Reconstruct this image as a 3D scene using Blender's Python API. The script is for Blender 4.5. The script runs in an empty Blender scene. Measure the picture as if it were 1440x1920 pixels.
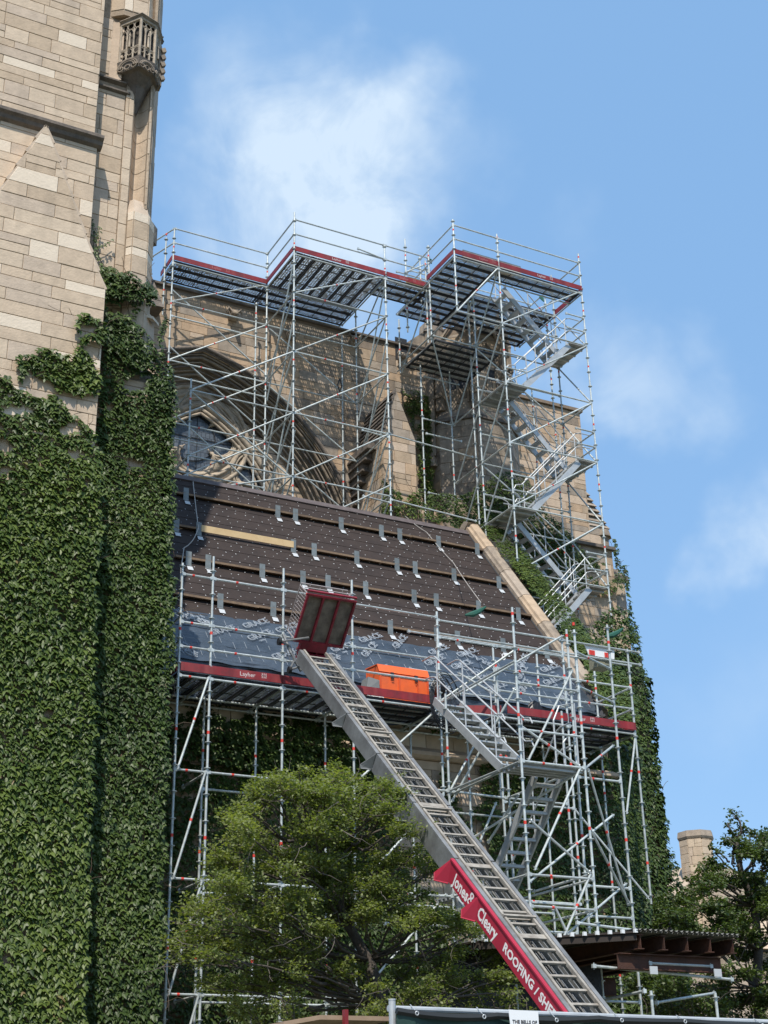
import bpy, math, random
import numpy as np
from mathutils import Vector, Matrix, Quaternion
random.seed(7); RNG = np.random.default_rng(7)
R = math.radians
S = bpy.context.scene
C = S.collection

# ------------------------------------------------------------------ camera
YAW, PITCH, ROLL, FPX = 0.49440396, 0.41837444, -0.02249703, 2656.12
_f = Vector((math.sin(YAW)*math.cos(PITCH), math.cos(YAW)*math.cos(PITCH), math.sin(PITCH)))
_r = Vector((math.cos(YAW), -math.sin(YAW), 0)); _u = _r.cross(_f)
_r2 = _r*math.cos(ROLL)+_u*math.sin(ROLL); _u2 = -_r*math.sin(ROLL)+_u*math.cos(ROLL)
EYE = Vector((0, 0, 1.65))
cd = bpy.data.cameras.new('camera'); cam = bpy.data.objects.new('camera', cd); C.objects.link(cam)
cam.matrix_world = Matrix.Translation(EYE) @ Matrix((_r2, _u2, -_f)).transposed().to_4x4()
cd.sensor_fit = 'VERTICAL'; cd.sensor_height = 24; cd.lens = FPX/1920*24
cd.clip_start = .1; cd.clip_end = 5000
S.camera = cam
S.render.resolution_x = 768; S.render.resolution_y = 1024

# ------------------------------------------------------------------ sun, sky
SUN_EL, SUN_AZ = 57.0, 33.0          # azimuth measured from -Y towards -X
sdir = Vector((-math.sin(R(SUN_AZ))*math.cos(R(SUN_EL)), -math.cos(R(SUN_AZ))*math.cos(R(SUN_EL)), math.sin(R(SUN_EL))))
sl = bpy.data.lights.new('sun', 'SUN'); so = bpy.data.objects.new('sun', sl); C.objects.link(so)
sl.energy = 4.0; sl.angle = R(.55); sl.color = (1.0, .93, .83)
so.rotation_mode = 'QUATERNION'; so.rotation_quaternion = sdir.to_track_quat('Z', 'Y'); so.location = sdir*200
W = bpy.data.worlds.new('World'); S.world = W; W.use_nodes = True
nt = W.node_tree; nt.nodes.clear()
def N(t, **k):
    n = nt.nodes.new(t)
    for a, b in k.items(): setattr(n, a, b)
    return n
out = N('ShaderNodeOutputWorld'); bg = N('ShaderNodeBackground'); nt.links.new(bg.outputs[0], out.inputs[0])
sky = N('ShaderNodeTexSky', sky_type='NISHITA'); sky.sun_disc = False
sky.sun_elevation = R(SUN_EL); sky.sun_rotation = math.atan2(sdir.x, sdir.y)
sky.air_density = 1.0; sky.dust_density = 1.6; sky.ozone_density = 1.3
bg.inputs['Strength'].default_value = .15
geo = N('ShaderNodeNewGeometry')
tc = N('ShaderNodeTexCoord')
def cloud_blob(px, py, rad, sx=1.0):
    """soft lobe of cloud round the direction of a point of the sky"""
    d = (_r2*((px-720)/FPX) + _u2*(-(py-960)/FPX) + _f).normalized()
    v = N('ShaderNodeVectorMath', operation='DISTANCE'); v.inputs[1].default_value = d
    nt.links.new(wadd.outputs[0], v.inputs[0])
    m = N('ShaderNodeMapRange', interpolation_type='SMOOTHSTEP')
    m.inputs[1].default_value = rad; m.inputs[2].default_value = 0; m.inputs[3].default_value = 0; m.inputs[4].default_value = sx
    nt.links.new(v.outputs['Value'], m.inputs[0]); return m.outputs[0]
nz = N('ShaderNodeTexNoise'); nz.inputs['Scale'].default_value = 7; nz.inputs['Detail'].default_value = 5; nz.inputs['Roughness'].default_value = .55
nt.links.new(tc.outputs['Generated'], nz.inputs['Vector'])
wsub = N('ShaderNodeVectorMath', operation='SUBTRACT'); wsub.inputs[1].default_value = (.5, .5, .5); nt.links.new(nz.outputs['Color'], wsub.inputs[0])
wsc = N('ShaderNodeVectorMath', operation='SCALE'); wsc.inputs['Scale'].default_value = .20; nt.links.new(wsub.outputs[0], wsc.inputs[0])
wadd = N('ShaderNodeVectorMath', operation='ADD'); nt.links.new(tc.outputs['Generated'], wadd.inputs[0]); nt.links.new(wsc.outputs[0], wadd.inputs[1])
acc = None
for b in ((560, 200, .085, .6), (690, 250, .085, .65), (640, 330, .09, .55), (560, 400, .10, .5), (740, 190, .06, .4), (860, 290, .05, .25), (450, 330, .07, .3), (700, 420, .08, .4),
          (1190, 700, .06, .5), (1110, 720, .04, .3), (1400, 1010, .075, .8), (1340, 1060, .06, .6), (1430, 1090, .05, .3), (1130, 440, .04, .12), (1400, 1300, .09, .2),
          (-300, 500, .12, .6), (-700, 900, .2, .6), (2200, 600, .2, .6), (2900, 1200, .25, .6), (200, -900, .2, .5), (1500, -1200, .25, .5)):
    o = cloud_blob(*b)
    if acc is None: acc = o
    else:
        a = N('ShaderNodeMath', operation='ADD'); nt.links.new(acc, a.inputs[0]); nt.links.new(o, a.inputs[1]); acc = a.outputs[0]
nz2 = N('ShaderNodeTexNoise'); nz2.inputs['Scale'].default_value = 12; nz2.inputs['Detail'].default_value = 7; nz2.inputs['Roughness'].default_value = .6; nz2.inputs['Distortion'].default_value = .5
nt.links.new(tc.outputs['Generated'], nz2.inputs['Vector'])
mr = N('ShaderNodeMapRange'); mr.inputs[1].default_value = .34; mr.inputs[2].default_value = .66; mr.inputs[3].default_value = .38; mr.inputs[4].default_value = 1.1
nt.links.new(nz2.outputs[0], mr.inputs[0])
mm = N('ShaderNodeMath', operation='MULTIPLY', use_clamp=True); nt.links.new(acc, mm.inputs[0]); nt.links.new(mr.outputs[0], mm.inputs[1])
mc = N('ShaderNodeMath', operation='MULTIPLY', use_clamp=True); nt.links.new(mm.outputs[0], mc.inputs[0]); mc.inputs[1].default_value = .82
hz = N('ShaderNodeMix', data_type='RGBA'); hz.inputs[0].default_value = .70; hz.inputs[7].default_value = (1.42, 2.75, 4.7, 1)
nt.links.new(sky.outputs[0], hz.inputs[6])
cm = N('ShaderNodeMix', data_type='RGBA'); cm.inputs[7].default_value = (3.9, 4.6, 5.3, 1)
nt.links.new(mc.outputs[0], cm.inputs[0]); nt.links.new(hz.outputs[2], cm.inputs[6]); nt.links.new(cm.outputs[2], bg.inputs[0])
S.view_settings.view_transform = 'Standard'; S.view_settings.look = 'None'; S.view_settings.gamma = 1; S.view_settings.use_curve_mapping = False
S.view_settings.exposure = 0.40

# ------------------------------------------------------------------ measuring helpers (photo point -> point of a wall plane)
def ray(px, py): return _r2*((px-720)/FPX) + _u2*(-(py-960)/FPX) + _f
def atY(px, py, Y): d = ray(px, py); return EYE + d*(Y/d.y)
def atX(px, py, X): d = ray(px, py); return EYE + d*(X/d.x)
def atPl(px, py, p0, n): d = ray(px, py); return EYE + d*((Vector(p0)-EYE).dot(Vector(n))/d.dot(Vector(n)))

# ------------------------------------------------------------------ mesh / object helpers
WL = {}
def link(o, parent, loc):
    o.location = loc
    C.objects.link(o)
    if parent is not None:
        o.parent = parent; o.matrix_parent_inverse = Matrix.Translation(-WL[parent.name])
    WL[o.name] = Vector(loc)
    return o
def tag(o, label=None, cat=None, group=None, kind=None):
    if label: o['label'] = label
    if cat: o['category'] = cat
    if group: o['group'] = group
    if kind: o['kind'] = kind
    return o
def empty(name, loc, label=None, cat=None, group=None):
    o = bpy.data.objects.new(name, None); o.empty_display_size = .2
    link(o, None, Vector(loc)); return tag(o, label, cat, group)

class MB:
    def __init__(s): s.v = []; s.f = []; s.m = []
    def add(s, vs, fs, mi=0):
        b = len(s.v); s.v += [tuple(v) for v in vs]
        for f in fs: s.f.append([b+i for i in f]); s.m.append(mi)
        return s
    def box(s, x0, x1, y0, y1, z0, z1, mi=0):
        v = [(x, y, z) for z in (z0, z1) for y in (y0, y1) for x in (x0, x1)]
        return s.add(v, [(0,2,3,1),(4,5,7,6),(0,1,5,4),(2,6,7,3),(0,4,6,2),(1,3,7,5)], mi)
    def obox(s, c, ax, ay, az, mi=0):
        """oriented box: half axis vectors"""
        c = Vector(c); ax = Vector(ax); ay = Vector(ay); az = Vector(az)
        v = [c+ax*i+ay*j+az*k for k in (-1, 1) for j in (-1, 1) for i in (-1, 1)]
        return s.add(v, [(0,2,3,1),(4,5,7,6),(0,1,5,4),(2,6,7,3),(0,4,6,2),(1,3,7,5)], mi)
    def prism(s, poly, d, mi=0):
        """poly: list of 3D points (front face), extruded by vector d"""
        n = len(poly); d = Vector(d); p = [Vector(q) for q in poly]
        v = p + [q+d for q in p]
        return s.add(v, [tuple(range(n)), tuple(range(2*n-1, n-1, -1))] + [(i, i+n, (i+1) % n+n, (i+1) % n) for i in range(n)], mi)
    def tube(s, p, q, r, n=8, mi=0, r2=None, caps=True):
        p = Vector(p); q = Vector(q); d = (q-p)
        if d.length < 1e-6: return s
        d.normalize(); a = d.orthogonal().normalized(); b = d.cross(a); r2 = r if r2 is None else r2
        v = [p+(a*math.cos(t)+b*math.sin(t))*r for t in [2*math.pi*i/n for i in range(n)]] + [q+(a*math.cos(t)+b*math.sin(t))*r2 for t in [2*math.pi*i/n for i in range(n)]]
        f = [(i, (i+1) % n, (i+1) % n+n, i+n) for i in range(n)]
        if caps: f += [tuple(range(n-1, -1, -1)), tuple(range(n, 2*n))]
        return s.add(v, f, mi)
    def path(s, pts, r, n=6, mi=0, closed=False):
        pts = [Vector(p) for p in pts]; m = len(pts); rings = []; a = None
        rr = r if isinstance(r, (list, tuple)) else [r]*m
        for i, p in enumerate(pts):
            if closed: d = pts[(i+1) % m]-pts[i-1]
            else: d = pts[min(i+1, m-1)]-pts[max(i-1, 0)]
            d.normalize()
            if a is None: a = d.orthogonal().normalized()
            a = (a-d*a.dot(d));
            if a.length < 1e-5: a = d.orthogonal()
            a.normalize(); b = d.cross(a)
            rings += [p+(a*math.cos(2*math.pi*k/n)+b*math.sin(2*math.pi*k/n))*rr[i] for k in range(n)]
        f = []
        for i in range(m if closed else m-1):
            j = (i+1) % m
            for k in range(n): f.append((i*n+k, i*n+(k+1) % n, j*n+(k+1) % n, j*n+k))
        if not closed: f += [tuple(range(n-1, -1, -1)), tuple((m-1)*n+k for k in range(n))]
        return s.add(rings, f, mi)
    def build(s, name, mats, parent=None, smooth=False, kind=None, label=None, cat=None, group=None, loc=None):
        if not isinstance(mats, (list, tuple)): mats = [mats]
        a = np.array(s.v, dtype=np.float64)
        if loc is None:
            lo = a.min(0); hi = a.max(0); loc = Vector(((lo[0]+hi[0])/2, (lo[1]+hi[1])/2, lo[2]))
        a = a-np.array(loc)
        me = bpy.data.meshes.new(name); me.from_pydata(a.tolist(), [], s.f)
        for m in mats: me.materials.append(m)
        if len(mats) > 1: me.polygons.foreach_set('material_index', s.m)
        if smooth: me.polygons.foreach_set('use_smooth', [True]*len(s.f))
        me.update()
        o = bpy.data.objects.new(name, me); link(o, parent, loc); tag(o, label, cat, group, kind)
        return o

# ------------------------------------------------------------------ materials
def mat(name, col, rough=.8, metal=0, var=None, scale=3, bump=0, bscale=30, spec=None, objvar=0, stain=None, attr=None, streak=None):
    m = bpy.data.materials.new(name); m.use_nodes = True; t = m.node_tree; b = t.nodes['Principled BSDF']
    b.inputs['Roughness'].default_value = rough; b.inputs['Metallic'].default_value = metal
    if spec is not None: b.inputs['Specular IOR Level'].default_value = spec
    L = t.links.new; g = t.nodes.new('ShaderNodeNewGeometry')
    cur = None
    if attr:
        at = t.nodes.new('ShaderNodeAttribute'); at.attribute_name = 'rnd'
        cr = t.nodes.new('ShaderNodeValToRGB'); el = cr.color_ramp.elements
        for i, (p, c) in enumerate(attr):
            e = el[i] if i < 2 else el.new(p)
            e.position = p; e.color = (*c, 1)
        L(at.outputs['Fac'], cr.inputs[0]); cur = cr.outputs[0]
    if cur is None:
        rgb = t.nodes.new('ShaderNodeRGB'); rgb.outputs[0].default_value = (*col, 1); cur = rgb.outputs[0]
    def mixin(fac, c2, cur):
        x = t.nodes.new('ShaderNodeMix'); x.data_type = 'RGBA'; x.inputs[7].default_value = (*c2, 1)
        L(fac, x.inputs[0]); L(cur, x.inputs[6]); return x.outputs[2]
    if var:
        n = t.nodes.new('ShaderNodeTexNoise'); n.inputs['Scale'].default_value = scale; n.inputs['Detail'].default_value = 6; n.inputs['Roughness'].default_value = .65
        L(g.outputs['Position'], n.inputs['Vector'])
        r = t.nodes.new('ShaderNodeMapRange'); r.inputs[1].default_value = .38; r.inputs[2].default_value = .68; L(n.outputs[0], r.inputs[0]); cur = mixin(r.outputs[0], var, cur)
    if streak:
        mp = t.nodes.new('ShaderNodeMapping'); mp.inputs['Scale'].default_value = (2.2, 2.2, .22); L(g.outputs['Position'], mp.inputs[0])
        n = t.nodes.new('ShaderNodeTexNoise'); n.inputs['Scale'].default_value = 1.6; n.inputs['Detail'].default_value = 5; L(mp.outputs[0], n.inputs['Vector'])
        r = t.nodes.new('ShaderNodeMapRange'); r.inputs[1].default_value = .5; r.inputs[2].default_value = .75; r.inputs[4].default_value = .75; L(n.outputs[0], r.inputs[0]); cur = mixin(r.outputs[0], streak, cur)
    if objvar:
        oi = t.nodes.new('ShaderNodeObjectInfo'); hs = t.nodes.new('ShaderNodeHueSaturation')
        r = t.nodes.new('ShaderNodeMapRange'); r.inputs[3].default_value = 1-objvar; r.inputs[4].default_value = 1+objvar
        L(oi.outputs['Random'], r.inputs[0]); L(r.outputs[0], hs.inputs['Value']); L(cur, hs.inputs['Color']); cur = hs.outputs[0]
    L(cur, b.inputs['Base Color'])
    if bump:
        n = t.nodes.new('ShaderNodeTexNoise'); n.inputs['Scale'].default_value = bscale; n.inputs['Detail'].default_value = 4; L(g.outputs['Position'], n.inputs['Vector'])
        bp = t.nodes.new('ShaderNodeBump'); bp.inputs['Strength'].default_value = bump; bp.inputs['Distance'].default_value = .02
        L(n.outputs[0], bp.inputs['Height']); L(bp.outputs[0], b.inputs['Normal'])
    return m
def stone(name, c, k=.8, streak=None):
    return mat(name, c, .88, var=tuple(x*k for x in c), scale=4.5, bump=.35, bscale=22, objvar=.035, streak=streak)
ST = [stone('limestone_tan', (.56, .44, .32), .8, (.40, .315, .23)), stone('limestone_buff', (.60, .48, .355), .82, (.43, .345, .255)), stone('limestone_brown', (.51, .395, .28), .8, (.36, .28, .2)),
      stone('limestone_grey', (.53, .425, .325), .8, (.36, .29, .22)), stone('limestone_pale', (.69, .585, .46), .92)]
NV = [stone('nave_stone_tan', (.45, .34, .235), .75, (.24, .19, .14)), stone('nave_stone_orange', (.49, .35, .23), .78, (.25, .19, .13)), stone('nave_stone_grey', (.37, .305, .24), .72, (.19, .16, .13)),
      stone('nave_stone_dark', (.28, .22, .165), .75, (.16, .135, .11)), stone('nave_stone_buff', (.54, .42, .31), .8)]
MORT = mat('mortar', (.38, .30, .22), .95, var=(.22, .17, .12), scale=8, bump=.3)
MORTN = mat('nave_mortar', (.24, .18, .125), .95, var=(.17, .13, .1), scale=8, bump=.3)
WSTONE = mat('weathered_carved_stone', (.34, .275, .205), .9, var=(.17, .14, .115), scale=3.5, bump=.5, bscale=18, streak=(.10, .085, .07))
MOULD = mat('arch_moulding_stone', (.27, .215, .155), .9, var=(.13, .105, .085), scale=2.5, bump=.5, bscale=14)
TRAC = mat('tracery_stone', (.47, .39, .295), .88, var=(.24, .2, .155), scale=4, bump=.4, bscale=16)
DSTONE = mat('sooty_shaded_stone', (.17, .14, .115), .9, var=(.09, .078, .068), scale=5, bump=.5)  # soot on the ledges; on the oriel corbel the tone is painted shade
GLASSW = mat('leaded_window_glass', (.060, .075, .10), .38, var=(.11, .125, .145), scale=9, bump=.5, bscale=25, spec=.6)
def leadlines(m):
    t = m.node_tree; b = t.nodes['Principled BSDF']; g = t.nodes.new('ShaderNodeNewGeometry'); sx = t.nodes.new('ShaderNodeSeparateXYZ'); cx = t.nodes.new('ShaderNodeCombineXYZ'); br = t.nodes.new('ShaderNodeTexBrick')
    t.links.new(g.outputs['Position'], sx.inputs[0]); t.links.new(sx.outputs[0], cx.inputs[0]); t.links.new(sx.outputs[2], cx.inputs[1]); t.links.new(cx.outputs[0], br.inputs['Vector'])
    br.inputs['Scale'].default_value = 1; br.inputs['Brick Width'].default_value = .13; br.inputs['Row Height'].default_value = .17; br.inputs['Mortar Size'].default_value = .008
    br.inputs['Color1'].default_value = (.055, .072, .095, 1); br.inputs['Color2'].default_value = (.12, .14, .165, 1); br.inputs['Mortar'].default_value = (.02, .022, .026, 1); t.links.new(br.outputs[0], b.inputs['Base Color'])
leadlines(GLASSW)
LEAD = mat('lead_bar', (.02, .022, .027), .6)
STEEL = mat('galvanised_steel', (.58, .62, .605), .45, .32, var=(.36, .40, .395), scale=9, objvar=.16)
STEELD = mat('dull_deck_steel', (.36, .375, .385), .55, .35, var=(.22, .23, .24), scale=5, objvar=.16)
ALU = mat('aluminium', (.50, .52, .525), .5, .35, var=(.38, .40, .41), scale=5)
REDB = mat('red_band_paint', (.62, .045, .03), .55)
TOE = mat('red_toe_board_paint', (.25, .014, .019), .55, var=(.13, .014, .016), scale=5, objvar=.1, streak=(.30, .06, .055))
LETTER = mat('pale_print', (.62, .56, .55), .6)
LETTERD = mat('faded_pink_print', (.42, .16, .16), .6)
UNDER = mat('brown_roof_underlay', (.040, .029, .025), .8, spec=.25, var=(.028, .021, .019), scale=2.2, bump=.15, bscale=9)
RIDGE = mat('ridge_board', (.115, .092, .09), .6, var=(.075, .058, .056), scale=5)
CAP = mat('white_cap_nail', (.62, .62, .62), .5)
MEMB = mat('dark_blue_membrane', (.034, .047, .064), .34, var=(.062, .080, .104), scale=1.6, bump=.6, bscale=5)
MPRINT = mat('white_outline_print', (.40, .45, .50), .55)
WOOD = mat('weathered_plank', (.27, .185, .115), .8, var=(.16, .11, .075), scale=6, objvar=.2, bump=.2)
WOODN = mat('fresh_pine_plank', (.62, .46, .25), .7, var=(.55, .39, .2), scale=5)
BRK = mat('galvanised_bracket', (.20, .23, .235), .6, .25, var=(.14, .16, .165), scale=9, objvar=.12)
BRKW = mat('bracket_foot', (.50, .52, .53), .5, .1)
HOISTG = mat('hoist_grey_metal', (.235, .245, .25), .6, .3, var=(.13, .13, .13), scale=2.5, bump=.1, objvar=.06)
HOISTL = mat('hoist_rung_metal', (.36, .335, .29), .7, .15, var=(.20, .175, .145), scale=7)
HRED = mat('hoist_red_board', (.40, .022, .05), .5, var=(.34, .02, .045), scale=2.5)
WHT = mat('white_lettering', (.80, .78, .77), .55)
MAROON = mat('maroon_cart_paint', (.27, .014, .03), .5, var=(.13, .01, .018), scale=4)
OLDWOOD = mat('dark_weathered_boards', (.13, .105, .085), .75, var=(.24, .20, .165), scale=5, bump=.3, streak=(.035, .028, .022))
MESHW = mat('cage_wire', (.46, .40, .38), .5, .4)
RUBBER = mat('black_rubber', (.012, .012, .013), .55)
ORANGE = mat('orange_paint', (.80, .125, .02), .5, var=(.66, .11, .025), scale=5, streak=(.55, .12, .04))
ORD = mat('orange_paint_worn', (.62, .09, .02), .5)
BLACK = mat('black_plastic', (.010, .010, .012), .4, bump=.5, bscale=14)
GREY = mat('grey_sheet', (.16, .17, .17), .7)
RUST = mat('rusty_beam', (.085, .034, .02), .8, .1, var=(.045, .022, .016), scale=4, bump=.3)
FABR = mat('green_windscreen_mesh', (.012, .040, .034), .75, var=(.018, .055, .046), scale=2.5, bump=.4, bscale=7)
HEM = mat('black_hem', (.012, .014, .014), .6)
PAPER = mat('white_sign_sheet', (.72, .74, .75), .7)
INK = mat('dark_ink', (.03, .03, .035), .7)
GREENT = mat('green_strap', (.012, .085, .055), .6)
BARK = mat('bark', (.06, .048, .04), .9, var=(.10, .085, .07), scale=8, bump=.6)
TWIG = mat('grey_twig', (.13, .11, .095), .9)
VINE = mat('vine_stem', (.10, .07, .045), .9)
def leafmat(name, ramp, rough=.5, trans=.0, spec=.5):
    m = mat(name, (.05, .08, .03), rough, attr=ramp, spec=spec)
    if trans:
        t = m.node_tree; b = t.nodes['Principled BSDF']; o = t.nodes['Material Output']
        tr = t.nodes.new('ShaderNodeBsdfTranslucent'); mx = t.nodes.new('ShaderNodeMixShader'); mx.inputs[0].default_value = trans
        src = b.inputs['Base Color'].links[0].from_socket
        g = t.nodes.new('ShaderNodeMix'); g.data_type = 'RGBA'; g.blend_type = 'MULTIPLY'; g.inputs[0].default_value = 1; g.inputs[7].default_value = (1.6, 1.7, .6, 1)
        t.links.new(src, g.inputs[6]); t.links.new(g.outputs[2], tr.inputs[0])
        t.links.new(b.outputs[0], mx.inputs[1]); t.links.new(tr.outputs[0], mx.inputs[2]); t.links.new(mx.outputs[0], o.inputs[0])
    return m
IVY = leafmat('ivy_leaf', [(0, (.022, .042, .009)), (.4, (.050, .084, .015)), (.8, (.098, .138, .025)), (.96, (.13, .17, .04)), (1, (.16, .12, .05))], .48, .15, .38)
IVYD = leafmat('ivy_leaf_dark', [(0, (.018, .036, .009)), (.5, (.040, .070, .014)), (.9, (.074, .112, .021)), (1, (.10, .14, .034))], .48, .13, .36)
LEAF = leafmat('tree_leaf', [(0, (.092, .122, .036)), (.5, (.155, .19, .058)), (.9, (.22, .25, .085)), (1, (.26, .28, .12))], .5, .42)
LEAFD = leafmat('tree_leaf_deep', [(0, (.035, .058, .014)), (.5, (.062, .095, .022)), (.9, (.10, .14, .034)), (1, (.15, .18, .05))], .45, .25)
# perforated deck steel: real holes let the light through
PERF = mat('perforated_deck_steel', (.58, .60, .62), .5, .25, var=(.42, .44, .46), scale=9, objvar=.15)
RIB = mat('shaded_plank_channel', (.045, .048, .055), .6, .3)  # near-black colour stands for shade inside the plank channels
def perforate(m, sc):
    t = m.node_tree; b = t.nodes['Principled BSDF']; o = t.nodes['Material Output']
    g = t.nodes.new('ShaderNodeNewGeometry'); v = t.nodes.new('ShaderNodeTexVoronoi'); v.inputs['Scale'].default_value = sc; v.inputs['Randomness'].default_value = .25
    t.links.new(g.outputs['Position'], v.inputs['Vector'])
    lt = t.nodes.new('ShaderNodeMath'); lt.operation = 'LESS_THAN'; lt.inputs[1].default_value = .36; t.links.new(v.outputs['Distance'], lt.inputs[0])
    tr = t.nodes.new('ShaderNodeBsdfTransparent'); mx = t.nodes.new('ShaderNodeMixShader')
    t.links.new(lt.outputs[0], mx.inputs[0]); t.links.new(b.outputs[0], mx.inputs[1]); t.links.new(tr.outputs[0], mx.inputs[2]); t.links.new(mx.outputs[0], o.inputs[0])
perforate(PERF, 13)

# ------------------------------------------------------------------ ground
g = MB(); g.add([(-1500, -1500, 0), (1500, -1500, 0), (1500, 1500, 0), (-1500, 1500, 0)], [(0, 1, 2, 3)])
GM = mat('lawn_soil', (.075, .085, .035), .95, var=(.12, .105, .07), scale=.4, bump=.5, bscale=6)
g.build('ground', GM, kind='structure', loc=(0, 0, 0))
pv = MB(); pv.box(-40, 60, 6.2, 8.2, .004, .06); pv.build('pavement', mat('concrete', (.34, .33, .31), .9, var=(.28, .27, .25), scale=1.5, bump=.2), kind='structure')

# ------------------------------------------------------------------ ashlar: every stone its own block
def clip_poly(poly, nx, ny, c):
    """keep nx*x+ny*y <= c"""
    o = []; n = len(poly)
    for i in range(n):
        a = poly[i]; b = poly[(i+1) % n]; da = nx*a[0]+ny*a[1]-c; db = nx*b[0]+ny*b[1]-c
        if da <= 0: o.append(a)
        if (da < 0 < db) or (db < 0 < da):
            t = da/(da-db); o.append((a[0]+(b[0]-a[0])*t, a[1]+(b[1]-a[1])*t))
    return o
def parea(p): return abs(sum(p[i][0]*p[(i+1) % len(p)][1]-p[(i+1) % len(p)][0]*p[i][1] for i in range(len(p))))/2
STONES = {}     # thing -> list of (size in the picture, vertices, faces, material, parent)
def in_view(P):
    d = P-EYE; z = d.dot(_f)
    if z < .5: return False
    x = 720+FPX*d.dot(_r2)/z; y = 960-FPX*d.dot(_u2)/z
    return -60 < x < 1500 and -60 < y < 1980
def ashlar(thing, parent, P0, U, N_, regions, pal, wts, ch=(.2, .4), bl=(.5, 1.3), seed=1, holes=None, clip2=None, gap=.007, proud=.0, zphase=0, visible_only=True):
    rnd = random.Random(seed); P0 = Vector(P0); U = Vector(U).normalized(); N_ = Vector(N_).normalized(); V = Vector((0, 0, 1))
    V = (V-N_*V.dot(N_)).normalized()
    for poly in regions:
        us = [p[0] for p in poly]; vs = [p[1] for p in poly]
        # orientation -> half planes
        sgn = 1 if sum(poly[i][0]*poly[(i+1) % len(poly)][1]-poly[(i+1) % len(poly)][0]*poly[i][1] for i in range(len(poly))) > 0 else -1
        hp = []
        for i in range(len(poly)):
            a = poly[i]; b = poly[(i+1) % len(poly)]; ex = b[0]-a[0]; ey = b[1]-a[1]; l = math.hypot(ex, ey)
            if l < 1e-6: continue
            nx = ey/l*sgn; ny = -ex/l*sgn; hp.append((nx, ny, nx*a[0]+ny*a[1]))
        v = min(vs)-zphase; vend = max(vs)
        while v < vend:
            h = rnd.uniform(*ch)
            u = min(us)-rnd.uniform(0, bl[1]); nxt = []
            while u < max(us):
                l = rnd.uniform(*bl)*(1.15 if h < sum(ch)/2 else .95)
                cells = [(v, v+h)]
                if h > ch[0]+(ch[1]-ch[0])*.62 and rnd.random() < .22: k = rnd.uniform(.4, .6)*h; cells = [(v, v+k), (v+k, v+h)]
                for (va, vb) in cells:
                    q = [(u, va), (u+l, va), (u+l, vb), (u, vb)]
                    for (nx, ny, c) in hp:
                        q = clip_poly(q, nx, ny, c)
                        if len(q) < 3: break
                    if len(q) < 3 or parea(q) < .006: continue
                    if clip2:
                        cx = sum(p[0] for p in q)/len(q); cy = sum(p[1] for p in q)/len(q)
                        for (nx, ny, c) in clip2(cx, cy):
                            q = clip_poly(q, nx, ny, c)
                            if len(q) < 3: break
                        if len(q) < 3 or parea(q) < .006: continue
                    cx = sum(p[0] for p in q)/len(q); cy = sum(p[1] for p in q)/len(q)
                    if holes and holes(cx, cy): continue
                    W0 = P0+U*cx+V*cy
                    if visible_only and not in_view(W0): continue
                    d = proud+rnd.uniform(-.005, .006)
                    # shrink towards centre by the joint
                    def sh(p, g_): 
                        dx = p[0]-cx; dy = p[1]-cy; L_ = math.hypot(dx, dy)+1e-6
                        wx = max(abs(dx)-g_, 0)*(1 if dx > 0 else -1); wy = max(abs(dy)-g_, 0)*(1 if dy > 0 else -1); return (cx+wx, cy+wy)
                    ch_ = [rnd.uniform(0, .004) for _ in q]; A = [sh(p, gap/2+c_) for p, c_ in zip(q, ch_)]; B = [sh(p, gap/2+.006+c_*1.6) for p, c_ in zip(q, ch_)]
                    n = len(q)
                    vv = [P0+U*p[0]+V*p[1]-N_*.03 for p in A]+[P0+U*p[0]+V*p[1]+N_*(.010+d) for p in A]+[P0+U*p[0]+V*p[1]+N_*(.016+d) for p in B]
                    ff = [(i, (i+1) % n, (i+1) % n+n, i+n) for i in range(n)]+[(i+n, (i+1) % n+n, (i+1) % n+2*n, i+2*n) for i in range(n)]+[tuple(range(2*n, 3*n))]
                    if U.cross(V).dot(N_) < 0: ff = [tuple(reversed(f)) for f in ff]
                    m = rnd.choices(pal, wts)[0]
                    STONES.setdefault(thing.name, []).append((parea(q)/(W0-EYE).length_squared, vv, ff, m, parent))
                u += l
            v += h
def finish_stones(thing, limit=290, name='stone_block'):
    L_ = sorted(STONES.pop(thing.name, []), key=lambda t: -t[0])
    for (_, vv, ff, m, par) in L_[:limit]:
        b = MB(); b.add(vv, ff); b.build(name, m, par)
    rest = {}
    for (_, vv, ff, m, par) in L_[limit:]: rest.setdefault(par.name, (par, []))[1].append((vv, ff, m))
    for k, (par, li) in rest.items():
        ms = list(dict.fromkeys(x[2] for x in li)); b = MB()
        for vv, ff, m in li: b.add(vv, ff, ms.index(m))
        b.build('small_stone_courses', ms, par, kind='stuff')

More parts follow.
